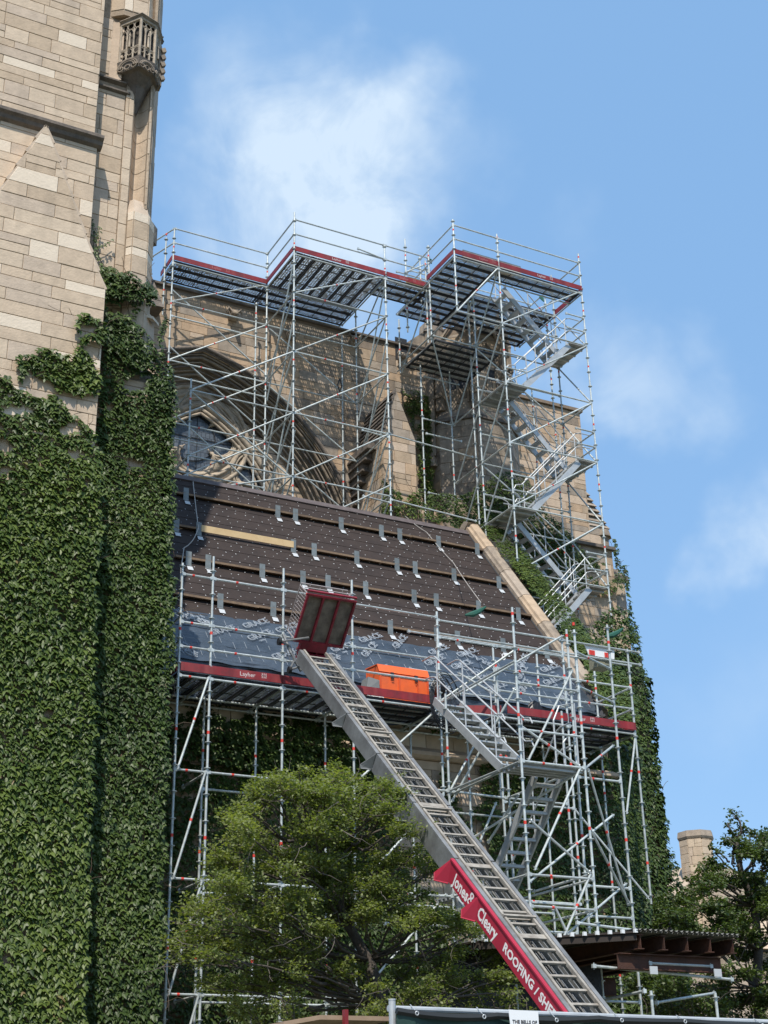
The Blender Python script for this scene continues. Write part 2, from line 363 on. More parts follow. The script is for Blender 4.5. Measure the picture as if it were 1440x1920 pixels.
# ------------------------------------------------------------------ leaves
def leaf_mesh(name, mt, P, Nn, D, sz, parent, rnd, tmpl='ivy', kind='stuff', **kw):
    """P points, Nn leaf normals, D pointing-down-the-leaf directions, sz size"""
    P = np.asarray(P); Nn = np.asarray(Nn); D = np.asarray(D); n = len(P)
    Nn = Nn/np.linalg.norm(Nn, axis=1, keepdims=True)
    D = D-Nn*(D*Nn).sum(1, keepdims=True); D /= np.linalg.norm(D, axis=1, keepdims=True)+1e-9
    X = np.cross(D, Nn)
    if tmpl == 'ivy':   # three pointed lobes, folded along the rib
        T = np.array([(0, -.1, 0), (.30, -.18, -.02), (.56, .28, -.16), (.26, .34, -.03), (0, .95, -.20), (-.26, .34, -.03), (-.56, .28, -.16), (-.30, -.18, -.02), (0, .3, .05)])
        F = [(8, 0, 1), (8, 1, 2), (8, 2, 3), (8, 3, 4), (8, 4, 5), (8, 5, 6), (8, 6, 7), (8, 7, 0)]
    elif tmpl == 'oval':
        T = np.array([(0, 0, 0), (.32, .45, -.06), (0, 1, -.1), (-.32, .45, -.06), (0, .45, .04)])
        F = [(4, 0, 1), (4, 1, 2), (4, 2, 3), (4, 3, 0)]
    else:
        T = np.array([(0, 0, 0), (.34, .5, .03), (0, 1, 0), (-.34, .5, .03)]); F = [(0, 1, 2), (0, 2, 3)]
    k = len(T)
    V = P[:, None, :]+(X[:, None, :]*T[None, :, 0:1]+D[:, None, :]*T[None, :, 1:2]+Nn[:, None, :]*T[None, :, 2:3])*np.asarray(sz)[:, None, None]
    loc = P.mean(0); V = V.reshape(-1, 3)-loc
    Fa = (np.array(F)[None]+(np.arange(n)*k)[:, None, None]).reshape(-1, 3)
    me = bpy.data.meshes.new(name); me.vertices.add(len(V)); me.vertices.foreach_set('co', V.ravel())
    me.loops.add(len(Fa)*3); me.loops.foreach_set('vertex_index', Fa.ravel().astype(np.int32))
    me.polygons.add(len(Fa)); me.polygons.foreach_set('loop_start', np.arange(0, len(Fa)*3, 3, dtype=np.int32)); me.polygons.foreach_set('loop_total', np.full(len(Fa), 3, dtype=np.int32))
    a = me.attributes.new('rnd', 'FLOAT', 'POINT'); a.data.foreach_set('value', np.repeat(rnd, k).astype(np.float32))
    me.materials.append(mt); me.update(calc_edges=True)
    o = bpy.data.objects.new(name, me); link(o, parent, Vector(loc)); tag(o, kind=kind, **kw)
    return o
def pip(px, py, poly):
    poly = np.array(poly, float); x0 = poly[:, 0]; y0 = poly[:, 1]; x1 = np.roll(x0, -1); y1 = np.roll(y0, -1); ins = np.zeros(len(px), bool)
    for a, b, c, d in zip(x0, y0, x1, y1):
        if b == d: continue
        cond = ((b > py) != (d > py)) & (px < (c-a)*(py-b)/(d-b)+a); ins ^= cond
    return ins
def vnoise(x, y, s, seed=0):
    """cheap smooth value noise"""
    r = np.random.default_rng(seed).random((64, 64)); x = np.asarray(x)/s; y = np.asarray(y)/s
    xi = np.floor(x).astype(int); yi = np.floor(y).astype(int); fx = x-xi; fy = y-yi; fx = fx*fx*(3-2*fx); fy = fy*fy*(3-2*fy)
    g_ = lambda i, j: r[i % 64, j % 64]
    return (g_(xi, yi)*(1-fx)+g_(xi+1, yi)*fx)*(1-fy)+(g_(xi, yi+1)*(1-fx)+g_(xi+1, yi+1)*fx)*fy
ALL_IVY = []
def ivy(label, loc, faces, size=.13, spacing=.075, mt=None, seed=1, stems=True, individual=0, out_=.06):
    """faces: list of (P0, U, N, polys[(u,z)], holes[(u,z)]) ; leaves hang like shingles over each wall patch"""
    mt = mt or IVY; rg = np.random.default_rng(seed)
    root = empty('climbing_ivy', loc, label, 'ivy', 'ivy growing on the church walls')
    AP = []; AN = []; AD = []; AS = []; AR = []; sm = MB()
    for fi, (P0, U, Nm, polys, holes) in enumerate(faces):
        P0 = np.array(P0, float); U = np.array(Vector(U).normalized()); Nm = np.array(Vector(Nm).normalized())
        Vv = np.array((0, 0, 1.0)); Vv = Vv-Nm*Vv.dot(Nm); Vv /= np.linalg.norm(Vv)
        for poly in polys:
            pa = np.array(poly); lo = pa.min(0); hi = pa.max(0); n = int((hi[0]-lo[0])*(hi[1]-lo[1])/spacing**2)
            if n < 1: continue
            u = rg.uniform(lo[0], hi[0], n); v = rg.uniform(lo[1], hi[1], n)
            w1 = (vnoise(u, v, .22, 3)-.5)*.16; w2 = (vnoise(u+9, v+5, .22, 4)-.5)*.16
            k = pip(u+w1, v+w2, poly)
            for h in holes: k &= ~pip(u+w1, v+w2, h)
            u = u[k]; v = v[k]; n = len(u)
            if n == 0: continue
            bul = vnoise(u, v*.75, .55, 7)*.7+vnoise(u, v, .2, 8)*.3
            off = .02+out_*bul*1.5+rg.uniform(0, out_*.6, n)
            P = P0+u[:, None]*U+v[:, None]*Vv+off[:, None]*Nm
            tilt = rg.normal(.72, .24, n); yaw = rg.normal(0, .26, n)
            nn = Nm[None]*np.cos(tilt)[:, None]+np.array((0, 0, 1.))[None]*np.sin(tilt)[:, None]+U[None]*yaw[:, None]
            dd = np.array((0, 0, -1.))[None]+U[None]*rg.normal(0, .35, n)[:, None]
            AP.append(P); AN.append(nn); AD.append(dd); AS.append(size*rg.uniform(.5, 1.3, n)*(.85+.4*vnoise(u, v, .8, 31)))
            tone = vnoise(u, v, 1.3, 21)*.42+vnoise(u, v, .3, 22)*.2
            AR.append(np.clip(tone+rg.uniform(-.05, .42, n)+(rg.random(n) > .985)*.3, 0, 1))
            if stems:
                for _ in range(max(2, int(n/260))):
                    i = rg.integers(n); a = P0+u[i]*U+v[i]*Vv+Nm*.012; pts = [a]
                    ang = rg.normal(math.pi/2, .5)
                    for _k in range(7):
                        ang += rg.normal(0, .35); a = a+(U*math.cos(ang)+Vv*math.sin(ang))*.11; pts.append(a)
                    sm.path(pts, .006, 4)
    P = np.concatenate(AP); Nn = np.concatenate(AN); D = np.concatenate(AD); sz = np.concatenate(AS); rr = np.concatenate(AR)
    m = len(P)
    if individual:
        idx = rg.permutation(m)[:individual]; keep = np.ones(m, bool); keep[idx] = False
        shapes = []
        for q in range(5):
            o = leaf_mesh('leaf', mt, [(0, 0, 0)], [(0, 0, 1)], [(0, 1, 0)], [1.0], root, np.array([q/5]), kind=None); bpy.data.objects.remove(o) if False else None
            shapes.append(o)
        for q, i in enumerate(idx):
            o = shapes[q] if q < 5 else shapes[q % 5].copy()
            n_ = Vector(Nn[i]).normalized(); d_ = Vector(D[i]); d_ = (d_-n_*d_.dot(n_)).normalized(); x_ = d_.cross(n_)
            o.rotation_mode = 'QUATERNION'; o.rotation_quaternion = Matrix((x_, d_, n_)).transposed().to_quaternion(); s_ = float(sz[i]); o.scale = (s_, s_, s_); o.location = Vector(P[i])+n_*.02
            if q >= 5: C.objects.link(o)
        P = P[keep]; Nn = Nn[keep]; D = D[keep]; sz = sz[keep]; rr = rr[keep]
    leaf_mesh('foliage', mt, P, Nn, D, sz, root, rr)
    if stems and sm.v: sm.build('vine_stem', VINE, root, kind='stuff')
    return root
def upoly(pts, plane, P0, U):
    """photo outline -> (u, z) on a wall plane"""
    o = []
    for (px, py) in pts:
        p = plane(px, py); d = p-Vector(P0); o.append((d.dot(Vector(U).normalized()), d.z))
    return o
def yface(Y, polys, holes=()):
    P0 = (0, Y, 0); pl = lambda a, b: atY(a, b, Y)
    return (P0, (1, 0, 0), (0, -1, 0), [upoly(p, pl, P0, (1, 0, 0)) for p in polys], [upoly(p, pl, P0, (1, 0, 0)) for p in holes])

# ================================================================== BELL TOWER (left)
TW = empty('bell_tower', (5, 26, 0), 'tall tan limestone tower with gabled buttress and carved corner bay rising on the left', 'church tower')
YB, YP, YT = 24.0, 24.35, 24.66
b = MB(); b.box(1.5, 6.66, YB, YB+3, -.3, 17.5); b.build('buttress', MORT, TW)
bt = bpy.data.objects['buttress']
b = MB(); b.prism([(3.70, YB, 17.502), (6.64, YB, 17.502), (5.17, YB, 21.1)], (0, YP-YB, 0)); gab = b.build('buttress_gable', MORT, TW)
b = MB(); b.box(1.5, 6.36, YP, YP+3, 17.503, 21.3); b.box(1.5, 6.30, YP+.05, YP+3, 21.3, 34); pier = b.build('upper_pier', MORT, TW)
w5 = (5, 4, 3, 3, 1.6)
ashlar(TW, bt, (0, YB, 0), (1, 0, 0), (0, -1, 0), [[(3.0, 12), (6.66, 12), (6.66, 17.5), (3.0, 17.5)]], ST, (4, 4, 2, 2, 3.5), (.20, .44), (.55, 1.35), 3, proud=0)
ashlar(TW, gab, (0, YB, 0), (1, 0, 0), (0, -1, 0), [[(3.70, 17.5), (6.64, 17.5), (5.17, 21.1)]], ST, (4, 4, 2, 3, 1.2), (.20, .42), (.6, 1.4), 5)
ashlar(TW, pier, (0, YP, 0), (1, 0, 0), (0, -1, 0), [[(3.6, 17.5), (6.36, 17.5), (6.36, 21.22), (3.6, 21.22)]], ST, (5, 3, 3, 3, .8), (.20, .44), (.6, 1.4), 8)
ashlar(TW, pier, (0, YP+.05, 0), (1, 0, 0), (0, -1, 0), [[(3.6, 21.45), (6.30, 21.45), (6.30, 28), (3.6, 28)]], ST, (5, 3, 4, 2.5, 1.5), (.18, .40), (.5, 1.3), 11)
# raking gable copings: overlapping weathered slabs
for sgn, xe in ((1, 6.64), (-1, 3.70)):
    n = 9
    for i in range(n):
        t0 = i/n; t1 = (i+1)/n
        a = Vector((xe+(5.17-xe)*t0, 0, 17.5+3.6*t0)); c = Vector((xe+(5.17-xe)*t1, 0, 17.5+3.6*t1)); d = (c-a).normalized(); nn = Vector((d.z*sgn, 0, -d.x*sgn))
        s_ = MB(); s_.prism([a+nn*.055+Vector((0, YB-.01, 0)), c+nn*.015+Vector((0, YB-.01, 0)), c-nn*.05+Vector((0, YB-.01, 0)), a-nn*.05+Vector((0, YB-.01, 0))][::sgn], (0, YP-YB+.08, 0)); s_.build('coping_slab', ST[3], gab)
# string course
s_ = MB(); s_.prism([(1.5, YP+.06, 21.62), (1.5, YP-.20, 21.40), (1.5, YP-.20, 21.33), (1.5, YP-.13, 21.28), (1.5, YP-.10, 21.20), (1.5, YP-.03, 21.16), (1.5, YP+.06, 21.14)], (4.95, 0, 0)); s_.build('string_course', DSTONE, TW)
# turret wall and octagonal pier
b = MB(); b.box(6.0, 7.02, YT+.10, YT+3, -.3, 34); b.box(7.021, 7.22, YT+.06, YT+3, -.3, 34); tw = b.build('turret_wall', MORT, TW)
ashlar(TW, tw, (0, YT+.10, 0), (1, 0, 0), (0, -1, 0), [[(6.0, 17), (7.02, 17), (7.02, 23.15), (6.0, 23.15)], [(6.0, 23.6), (6.62, 23.6), (6.62, 25.2), (6, 25.2)]], ST, (5, 4, 3, 3, 0), (.2, .42), (.35, .85), 21)
ashlar(TW, tw, (7.021, YT+.06, 0), (1, 0, 0), (0, -1, 0), [[(0, 17), (.19, 17), (.19, 23.3), (0, 23.3)]], ST, (5, 4, 3, 1, 0), (.4, .6), (.5, .6), 22)
# lower half-octagon, top weathering
oct_ = [(7.22, YT+.02), (7.32, YT-.10), (7.66, YT-.06), (7.87, YT+.22), (7.87, YT+2.0), (7.22, YT+2.0)]
b = MB(); b.prism([(x, y, 14) for x, y in oct_], (0, 0, 6.0)); op = b.build('octagonal_turret_base', MORT, TW)
for i in range(3):
    a = Vector((*oct_[i], 0)); c = Vector((*oct_[i+1], 0)); U = (c-a); L_ = U.length; U.normalize(); nn = U.cross(Vector((0, 0, 1)))
    ashlar(TW, op, a, U, nn, [[(0, 17.2), (L_, 17.2), (L_, 20.0), (0, 20.0)]], ST, (5, 5, 3, 3, 1), (.40, .46), (.5, .9), 31, zphase=0)
inn = [(7.25, YT+.2), (7.34, YT+.06), (7.63, YT+.08), (7.74, YT+.3), (7.74, YT+2), (7.25, YT+2)]
b = MB(); k = len(oct_); vs = [(x, y, 20.0) for x, y in oct_]+[(x, y, 20.42) for x, y in inn]
b.add(vs, [(i, (i+1) % k, (i+1) % k+k, i+k) for i in range(k)]+[tuple(range(k, 2*k))]); b.build('weathering', ST[3], TW)
b = MB(); b.obox((7.90, YT+.42, 19.9), (.09, .10, 0), (-.05, .05, 0), (0, 0, .22)); b.prism([(7.80, YT+.30, 20.12), (8.02, YT+.55, 20.12), (7.92, YT+.62, 20.3), (7.72, YT+.4, 20.3)], (0, 0, .03)); b.build('projecting_corbel_block', WSTONE, TW)
# concave niche above the octagon
nb = MB(); n = 10; x0, x1 = 7.225, 7.56; ring = []
for i in range(n+1):
    t = math.pi*i/n; ring.append((x0+(x1-x0)*(i/n), YT+.08+.26*math.sin(t)))
for i in range(n):
    a = ring[i]; c = ring[i+1]; nb.add([(a[0], a[1], 20.0), (c[0], c[1], 20.0), (c[0], c[1], 24.0), (a[0], a[1], 24.0)], [(0, 1, 2, 3)])
nb.build('concave_niche', ST[0], TW, smooth=True)
for q, z in enumerate([20.45+.42*i for i in range(8)]):
    jb = MB(); jb.path([(x, y-.002, z) for x, y in ring], .006, 4); jb.build('niche_joint', MORT, bpy.data.objects['concave_niche'])
b = MB(); b.prism([(7.56, YT+.0, 20.2), (7.62, YT-.02, 20.2), (7.66, YT+.06, 20.2), (8.02, YT+.95, 20.2), (8.02, YT+3, 20.2), (7.56, YT+3, 20.2)], (0, 0, 14)); tp = b.build('turret_pier', MORT, TW)
ashlar(TW, tp, (7.56, YT, 0), (1, 0, 0), (0, -1, 0), [[(0, 20.3), (.06, 20.3), (.06, 23.4), (0, 23.4)]], ST, (5, 5, 2, 2, 1), (.4, .5), (1, 1.2), 41)
a = Vector((7.66, YT+.06, 0)); c = Vector((8.02, YT+.95, 0)); U = (c-a); L_ = U.length; U.normalize()
ashlar(TW, tp, a, U, U.cross(Vector((0, 0, 1))), [[(0, 20.3), (L_, 20.3), (L_, 27), (0, 27)]], [ST[2], ST[3], NV[2]], (3, 2, 1), (.35, .45), (.6, 1.0), 43)
# wall above the bay
b = MB(); b.prism([(6.55, YT+.10, 25.25), (6.80, YT-.1, 25.25), (7.35, YT-.12, 25.25), (7.72, YT+.35, 25.25), (7.9, YT+1.2, 25.25), (6.55, YT+1.2, 25.25)], (0, 0, 8)); up = b.build('turret_shaft', MORT, TW)
for (a, c, sd) in (((6.55, YT+.10), (6.80, YT-.1), 50), ((6.80, YT-.1), (7.35, YT-.12), 51), ((7.35, YT-.12), (7.72, YT+.35), 52)):
    a = Vector((*a, 0)); c = Vector((*c, 0)); U = c-a; L_ = U.length; U.normalize()
    ashlar(TW, up, a, U, U.cross(Vector((0, 0, 1))), [[(0, 25.4), (L_, 25.4), (L_, 27), (0, 27)]], ST, (5, 4, 4, 2, .5), (.35, .5), (.5, .9), sd)
# splayed reveal strip left of the bay, string courses
b = MB(); b.prism([(6.60, YT+.09, 23.45), (6.86, YT-.02, 23.45), (6.86, YT+.3, 23.45), (6.60, YT+.3, 23.45)], (0, 0, 1.65)); b.build('splayed_reveal', NV[4], TW)
for z, x1_ in ((23.45, 7.0), (23.20, 7.1)):
    b = MB(); b.prism([(6.2, YT+.12, z+.07), (6.2, YT+.0, z+.0), (6.2, YT+.0, z-.04), (6.2, YT+.12, z-.09)], (x1_-6.2, 0, 0)); b.build('string_course', DSTONE, TW)
# ---- carved oriel bay
bay = [Vector((6.80, YT+.02, 0)), Vector((7.12, YT-.42, 0)), Vector((7.50, YT-.30, 0)), Vector((7.72, YT+.06, 0)), Vector((7.72, YT+.4, 0))]
ZB0, ZB1 = 23.95, 25.0
orl = MB(); orl.prism([(p.x+(7.3-p.x)*.16, p.y+(YT+.3-p.y)*.16, ZB0) for p in bay]+[(6.86, YT+.3, ZB0)], (0, 0, ZB1-ZB0+.1)); ob = orl.build('oriel_core', mat('shaded_recess_stone', (.06, .05, .042), .9), TW)  # core colour darkened to stand for shade behind the tracery
fr = MB()
for i in range(3):
    a = bay[i]; c = bay[i+1]; U = (c-a); L_ = U.length; U.normalize(); nn = U.cross(Vector((0, 0, 1)))
    def pt(u, z, o=0): return a+U*u+Vector((0, 0, z))+nn*o
    fr.tube(pt(0, ZB0-.1), pt(0, ZB1+.02), .036, 6)
    if i == 2: fr.tube(pt(L_, ZB0-.1), pt(L_, ZB1+.02), .036, 6)
    for k_ in (1, 2):
        u = L_*k_/3; fr.tube(pt(u, ZB0-.05), pt(u, ZB1-.2), .022, 6)
    fr.tube(pt(0, ZB0+.28), pt(L_, ZB0+.28), .02, 6)
    fr.tube(pt(0, ZB1), pt(L_, ZB1), .045, 6)
    for k_ in range(3):     # trefoil heads and lower quatrefoils
        u = L_*(k_+.5)/3; rr = L_/6
        for (zc, r_) in ((ZB1-.12, rr*.95), (ZB0+.18, rr*.8)):
            fr.path([pt(u+math.cos(t)*r_, zc+math.sin(t)*r_*1.1) for t in [2*math.pi*j/10 for j in range(10)]], .013, 5, closed=True)
        fr.path([pt(u-rr*.9, ZB1-.33), pt(u-rr*.5, ZB1-.24), pt(u, ZB1-.2), pt(u+rr*.5, ZB1-.24), pt(u+rr*.9, ZB1-.33)], .014, 5)
        fr.path([pt(u-rr*.9, ZB0+.22), pt(u-rr*.4, ZB0+.31), pt(u+rr*.4, ZB0+.31), pt(u+rr*.9, ZB0+.22)], .012, 5)
    # statue-like centre finial
    fr.tube(pt(L_*.5, ZB0+.3, .03), pt(L_*.5, ZB0+.62, .03), .032, 6, r2=.02); fr.tube(pt(L_*.5, ZB0+.62, .03), pt(L_*.5, ZB0+.74, .03), .03, 6, r2=.004)
fr.build('oriel_tracery', TRAC, TW, smooth=False)
# cornice of the bay, curving roof above
def ringmb(scale_, z, dz=0): return [Vector((7.28+(p.x-7.28)*scale_, YT+.25+(p.y-YT-.25)*scale_, z)) for p in bay]
cor = MB()
levels = [(1.06, ZB1+.02), (1.16, ZB1+.07), (1.10, ZB1+.12), (1.02, ZB1+.15), (.92, ZB1+.22), (.80, ZB1+.30), (.76, ZB1+.33)]
for i in range(len(levels)-1):
    A = ringmb(*levels[i]); B = ringmb(*levels[i+1])
    for j in range(len(A)-1): cor.add([A[j], A[j+1], B[j+1], B[j]], [(0, 1, 2, 3)])
cor.build('oriel_cornice', WSTONE, TW)
# corbelled underside: cusped arches and cone tapering to the niche, shade painted in as dark stone
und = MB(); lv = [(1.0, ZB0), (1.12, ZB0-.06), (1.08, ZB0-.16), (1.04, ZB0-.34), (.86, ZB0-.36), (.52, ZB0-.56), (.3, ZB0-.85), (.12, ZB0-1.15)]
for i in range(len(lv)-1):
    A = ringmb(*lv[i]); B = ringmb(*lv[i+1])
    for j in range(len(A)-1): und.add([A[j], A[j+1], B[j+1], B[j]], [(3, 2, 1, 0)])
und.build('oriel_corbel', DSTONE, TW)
cus = MB()
for i in range(3):
    a = bay[i]; c = bay[i+1]; U = (c-a); L_ = U.length; U.normalize(); nn = U.cross(Vector((0, 0, 1)))
    for k_, (r_, o) in enumerate(((.5, .05), (.42, .06), (.34, .05))):
        cus.path([a+U*(L_*.5+math.cos(t)*L_*r_)+nn*o+Vector((0, 0, ZB0-.28+math.sin(t)*L_*r_*.85)) for t in [math.pi*j/8 for j in range(9)]], .018, 5)
    for k_ in range(3):
        cus.path([a+U*(L_*(k_+.5)/3+math.cos(t)*L_*.13)+nn*.05+Vector((0, 0, ZB0-.28+math.sin(t)*.06)) for t in [2*math.pi*j/8 for j in range(8)]], .014, 5, closed=True)
cus.build('cusped_arch_ornament', WSTONE, TW)
# crocketed right pier with small bird-like finial
cr = MB(); p = Vector((7.76, YT+.05, 0)); cr.prism([(7.70, YT-.02, ZB0-.3), (7.80, YT+.0, ZB0-.3), (7.82, YT+.2, ZB0-.3), (7.70, YT+.2, ZB0-.3)], (0, 0, 1.05))
for j in range(5): cr.obox((7.80, YT-.01, ZB0-.1+j*.2), (.045, 0, .03), (0, .05, 0), (-.02, 0, .05))
cr.tube((7.76, YT+.1, ZB1-.25), (7.76, YT+.1, ZB1-.05), .05, 6, r2=.02); cr.build('crocketed_pinnacle', WSTONE, TW)
bd = MB(); bd.path([(7.78, YT+.1, ZB1-.05), (7.79, YT+.08, ZB1+.02), (7.77, YT+.08, ZB1+.09), (7.80, YT+.04, ZB1+.13)], [.03, .045, .03, .012], 6); bd.build('finial', DSTONE, TW)
# ivy-carrying side stage right of the buttress
b = MB(); b.box(6.661, 8.22, 24.55, 27, -.3, 15.9)
b.add([(6.661, 24.55, 15.9), (8.22, 24.55, 15.9), (8.05, 24.9, 16.5), (6.661, 24.9, 16.5), (8.22, 27, 15.9), (8.05, 27, 16.5)], [(0, 1, 2, 3), (1, 4, 5, 2)]); ss = b.build('side_stage', MORT, TW)
b = MB(); b.prism([(6.661, 24.82, 15.9), (7.80, 24.82, 15.9), (8.06, 25.10, 15.9), (8.06, 26.9, 15.9), (6.661, 26.9, 15.9)], (0, 0, 1.75)); us_ = b.build('upper_side_stage', MORT, TW)
ashlar(TW, us_, (0, 24.82, 0), (1, 0, 0), (0, -1, 0), [[(6.661, 15.9), (7.80, 15.9), (7.80, 17.6), (6.661, 17.6)]], ST, (5, 4, 3, 3, 1), (.3, .42), (.5, 1), 61)
a = Vector((7.80, 24.82, 0)); c = Vector((8.06, 25.10, 0)); U = (c-a); L_ = U.length; U.normalize()
ashlar(TW, us_, a, U, U.cross(Vector((0, 0, 1))), [[(0, 15.9), (L_, 15.9), (L_, 17.6), (0, 17.6)]], [ST[3], NV[2]], (3, 1), (.35, .5), (.6, .9), 62)
ashlar(TW, ss, (0, 24.55, 0), (1, 0, 0), (0, -1, 0), [[(6.661, 12.5), (8.22, 12.5), (8.22, 15.9), (6.661, 15.9)]], ST, (5, 4, 3, 3, 1), (.3, .42), (.5, 1), 63)
for i in range(4):
    s_ = MB(); z = 17.62+.20*i; y = 24.72+.14*i; x = 8.06-.10*i
    s_.add([(6.90, y+.30, z+.22), (6.90, y, z), (x-.15, y, z), (x+.06, y+.22, z), (x-.05, y+.42, z+.22), (6.90, y, z-.06), (x-.15, y, z-.06), (x+.06, y+.22, z-.06)], [(0, 1, 2, 3, 4), (5, 6, 2, 1), (6, 7, 3, 2)][::1]); s_.build('weathering_slab', ST[4] if i < 2 else ST[1], us_)
finish_stones(TW)

# ---- ivy of the tower
A_MAIN = [(-60, 700), (8, 706), (30, 728), (60, 748), (95, 742), (120, 765), (150, 788), (178, 812), (190, 880), (176, 1200), (172, 1500), (150, 1960), (-60, 1960)]
A_ARM = [(28, 676), (55, 668), (78, 654), (100, 656), (118, 668), (142, 664), (152, 650), (168, 668), (182, 700), (186, 745), (160, 744), (140, 738), (112, 742), (92, 732), (100, 718), (70, 708), (55, 692), (40, 712), (32, 700)]
A_ARC = [(141, 597), (160, 588), (182, 598), (197, 615), (197, 640), (180, 632), (168, 612), (150, 612), (143, 628)]
A_ARC2 = [(138, 660), (143, 645), (158, 634), (180, 630), (196, 636), (194, 650), (170, 642), (152, 652), (150, 668), (138, 668)]
A_H = [[(48, 706), (62, 702), (96, 716), (104, 735), (80, 748), (52, 732)], [(-10, 770), (18, 758), (60, 768), (52, 782), (10, 784)], [(108, 800), (148, 790), (152, 812), (118, 815)], [(-10, 826), (18, 820), (34, 834), (8, 846)], [(120, 845), (158, 850), (150, 866), (128, 862)], [(-20, 880), (20, 876), (28, 888), (-10, 896)],
       [(70, 803), (92, 806), (86, 818), (66, 814)]]
ivy('dense green ivy covering the lower front of the big gabled buttress at far left', (4.5, 23.9, 0),
    [yface(YB, [A_MAIN, A_ARM, A_ARC, A_ARC2], A_H)], .118, .043, IVY, 5, individual=290)
b_poly = [(180, 498), (205, 512), (225, 518), (255, 520), (275, 533), (290, 548), (300, 572), (312, 600), (306, 640), (318, 690), (327, 720), (327, 900), (320, 1200), (306, 1600), (296, 1960), (150, 1960), (165, 1300), (180, 830), (190, 600)]
B_H = [[(196, 566), (222, 572), (232, 562), (250, 578), (246, 592), (215, 590), (196, 580)], [(252, 596), (268, 566), (305, 560), (300, 650), (296, 676), (284, 674), (286, 645), (262, 620), (246, 606)],
       [(206, 643), (238, 655), (250, 664), (236, 668), (210, 660)], [(236, 722), (250, 708), (286, 700), (270, 722), (244, 738), (232, 736)], [(196, 750), (210, 756), (206, 772), (196, 770)], [(240, 860), (262, 868), (262, 880), (236, 872)]]
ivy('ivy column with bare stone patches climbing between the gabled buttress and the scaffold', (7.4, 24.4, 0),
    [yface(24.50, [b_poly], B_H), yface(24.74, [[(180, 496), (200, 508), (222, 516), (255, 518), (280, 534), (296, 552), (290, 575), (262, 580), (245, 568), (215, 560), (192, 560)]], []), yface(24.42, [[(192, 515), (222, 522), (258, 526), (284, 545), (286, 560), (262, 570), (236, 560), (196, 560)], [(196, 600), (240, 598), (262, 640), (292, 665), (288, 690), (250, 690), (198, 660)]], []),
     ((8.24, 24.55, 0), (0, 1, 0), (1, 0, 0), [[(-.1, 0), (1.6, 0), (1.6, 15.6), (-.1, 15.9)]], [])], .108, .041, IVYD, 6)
vt = empty('climbing_ivy', (6.3, 24.5, 18), 'two thin ivy tendrils reaching up the bare turret wall above the ivy mound', 'ivy', 'ivy growing on the church walls')
tp_ = [[(173, 470), (177, 450), (174, 430), (172, 412)], [(172, 468), (180, 466), (195, 461), (208, 452)], [(178, 455), (184, 440), (187, 425)], [(172, 468), (180, 480), (190, 500), (200, 512)]]
TPn, TN, TD = [], [], []; sm = MB()
for t_ in tp_:
    pts = [atY(x, y, YT-.02) for x, y in t_]; sm.path(pts, .008, 4)
    for i in range(len(pts)-1):
        for k_ in range(7): q = pts[i].lerp(pts[i+1], (k_+random.random())/7); TPn.append(q+Vector((random.gauss(0, .02), -.04, random.gauss(0, .02)))); TN.append((random.gauss(0, .4), -1, .5)); TD.append((random.gauss(0, .5), 0, -1))
leaf_mesh('foliage', IVY, TPn, TN, TD, RNG.uniform(.05, .09, len(TPn)), vt, RNG.uniform(0, .7, len(TPn))); sm.build('vine_stem', VINE, vt)

# ================================================================== NAVE
NA = empty('nave', (18, 36, 0), 'brown stone church nave wall with large traceried pointed window behind the upper scaffold', 'church')
YN = 35.0; CX, CZ, CR = 11.358, 16.982, 6.668; AX = 12.83
def arch(x, z, r=CR):
    """inside pointed arch (mirror about the apex)"""
    xx = x if x >= AX else 2*AX-x
    return (xx-CX)**2+(z-CZ)**2 < r*r
def archclip(x, z):
    m = x < AX; xx = 2*AX-x if m else x; d = Vector((xx-CX, z-CZ)); l = d.length; d /= l
    if l < CR-.5: return [(0, 1, -1e9)]
    nx = -d.x*(-1 if m else 1); cx = 2*AX-CX if m else CX
    return [(nx, -d.y, -(CR-.06)-(-nx*cx+d.y*CZ) if False else (nx*cx-d.y*CZ)-(CR-.06))]
# wall with a real opening: strips between arch and parapet
ZT = 25.42
wb = MB(); XL, XR = 9.0, 20.95; seg = 26; edge = []
def archpts(r, n=26, zb=15.2):
    """points of the pointed arch from left springing over the apex to the right"""
    th1 = math.acos(max(-1, min(1, (AX-CX)/r))); th0 = math.asin(max(-1, (zb-CZ)/r)) if abs(zb-CZ) < r else -1
    right = [(CX+r*math.cos(th0+(th1-th0)*i/n), CZ+r*math.sin(th0+(th1-th0)*i/n)) for i in range(n+1)]
    left = [(2*AX-x, z) for x, z in right]
    return left+right[::-1][1:]
ap = archpts(CR)
for (a, c) in zip(ap[:-1], ap[1:]):
    wb.add([(a[0], YN, a[1]), (c[0], YN, c[1]), (c[0], YN, ZT), (a[0], YN, ZT), (a[0], YN+1.0, a[1]), (c[0], YN+1.0, c[1])], [(0, 1, 2, 3), (0, 4, 5, 1)])
xr = ap[-1][0]
wb.add([(xr, YN, 15.2), (XR, YN, 15.2), (XR, YN, ZT), (xr, YN, ZT)], [(0, 1, 2, 3)])
wb.add([(xr, YN, ZT), (XR, YN, ZT), (XR, YN+1.2, ZT), (6, YN+1.2, ZT), (6, YN, ZT)], [(0, 1, 2, 3, 4)])
wb.add([(XR, YN, 0), (XR, YN+8, 0), (XR, YN+8, ZT), (XR, YN, ZT)], [(0, 1, 2, 3)])
wb.add([(6, YN+1.2, 14), (XR, YN+1.2, 14), (XR, YN+1.2, ZT), (6, YN+1.2, ZT)], [(3, 2, 1, 0)])
nw = wb.build('clerestory_wall', MORTN, NA)
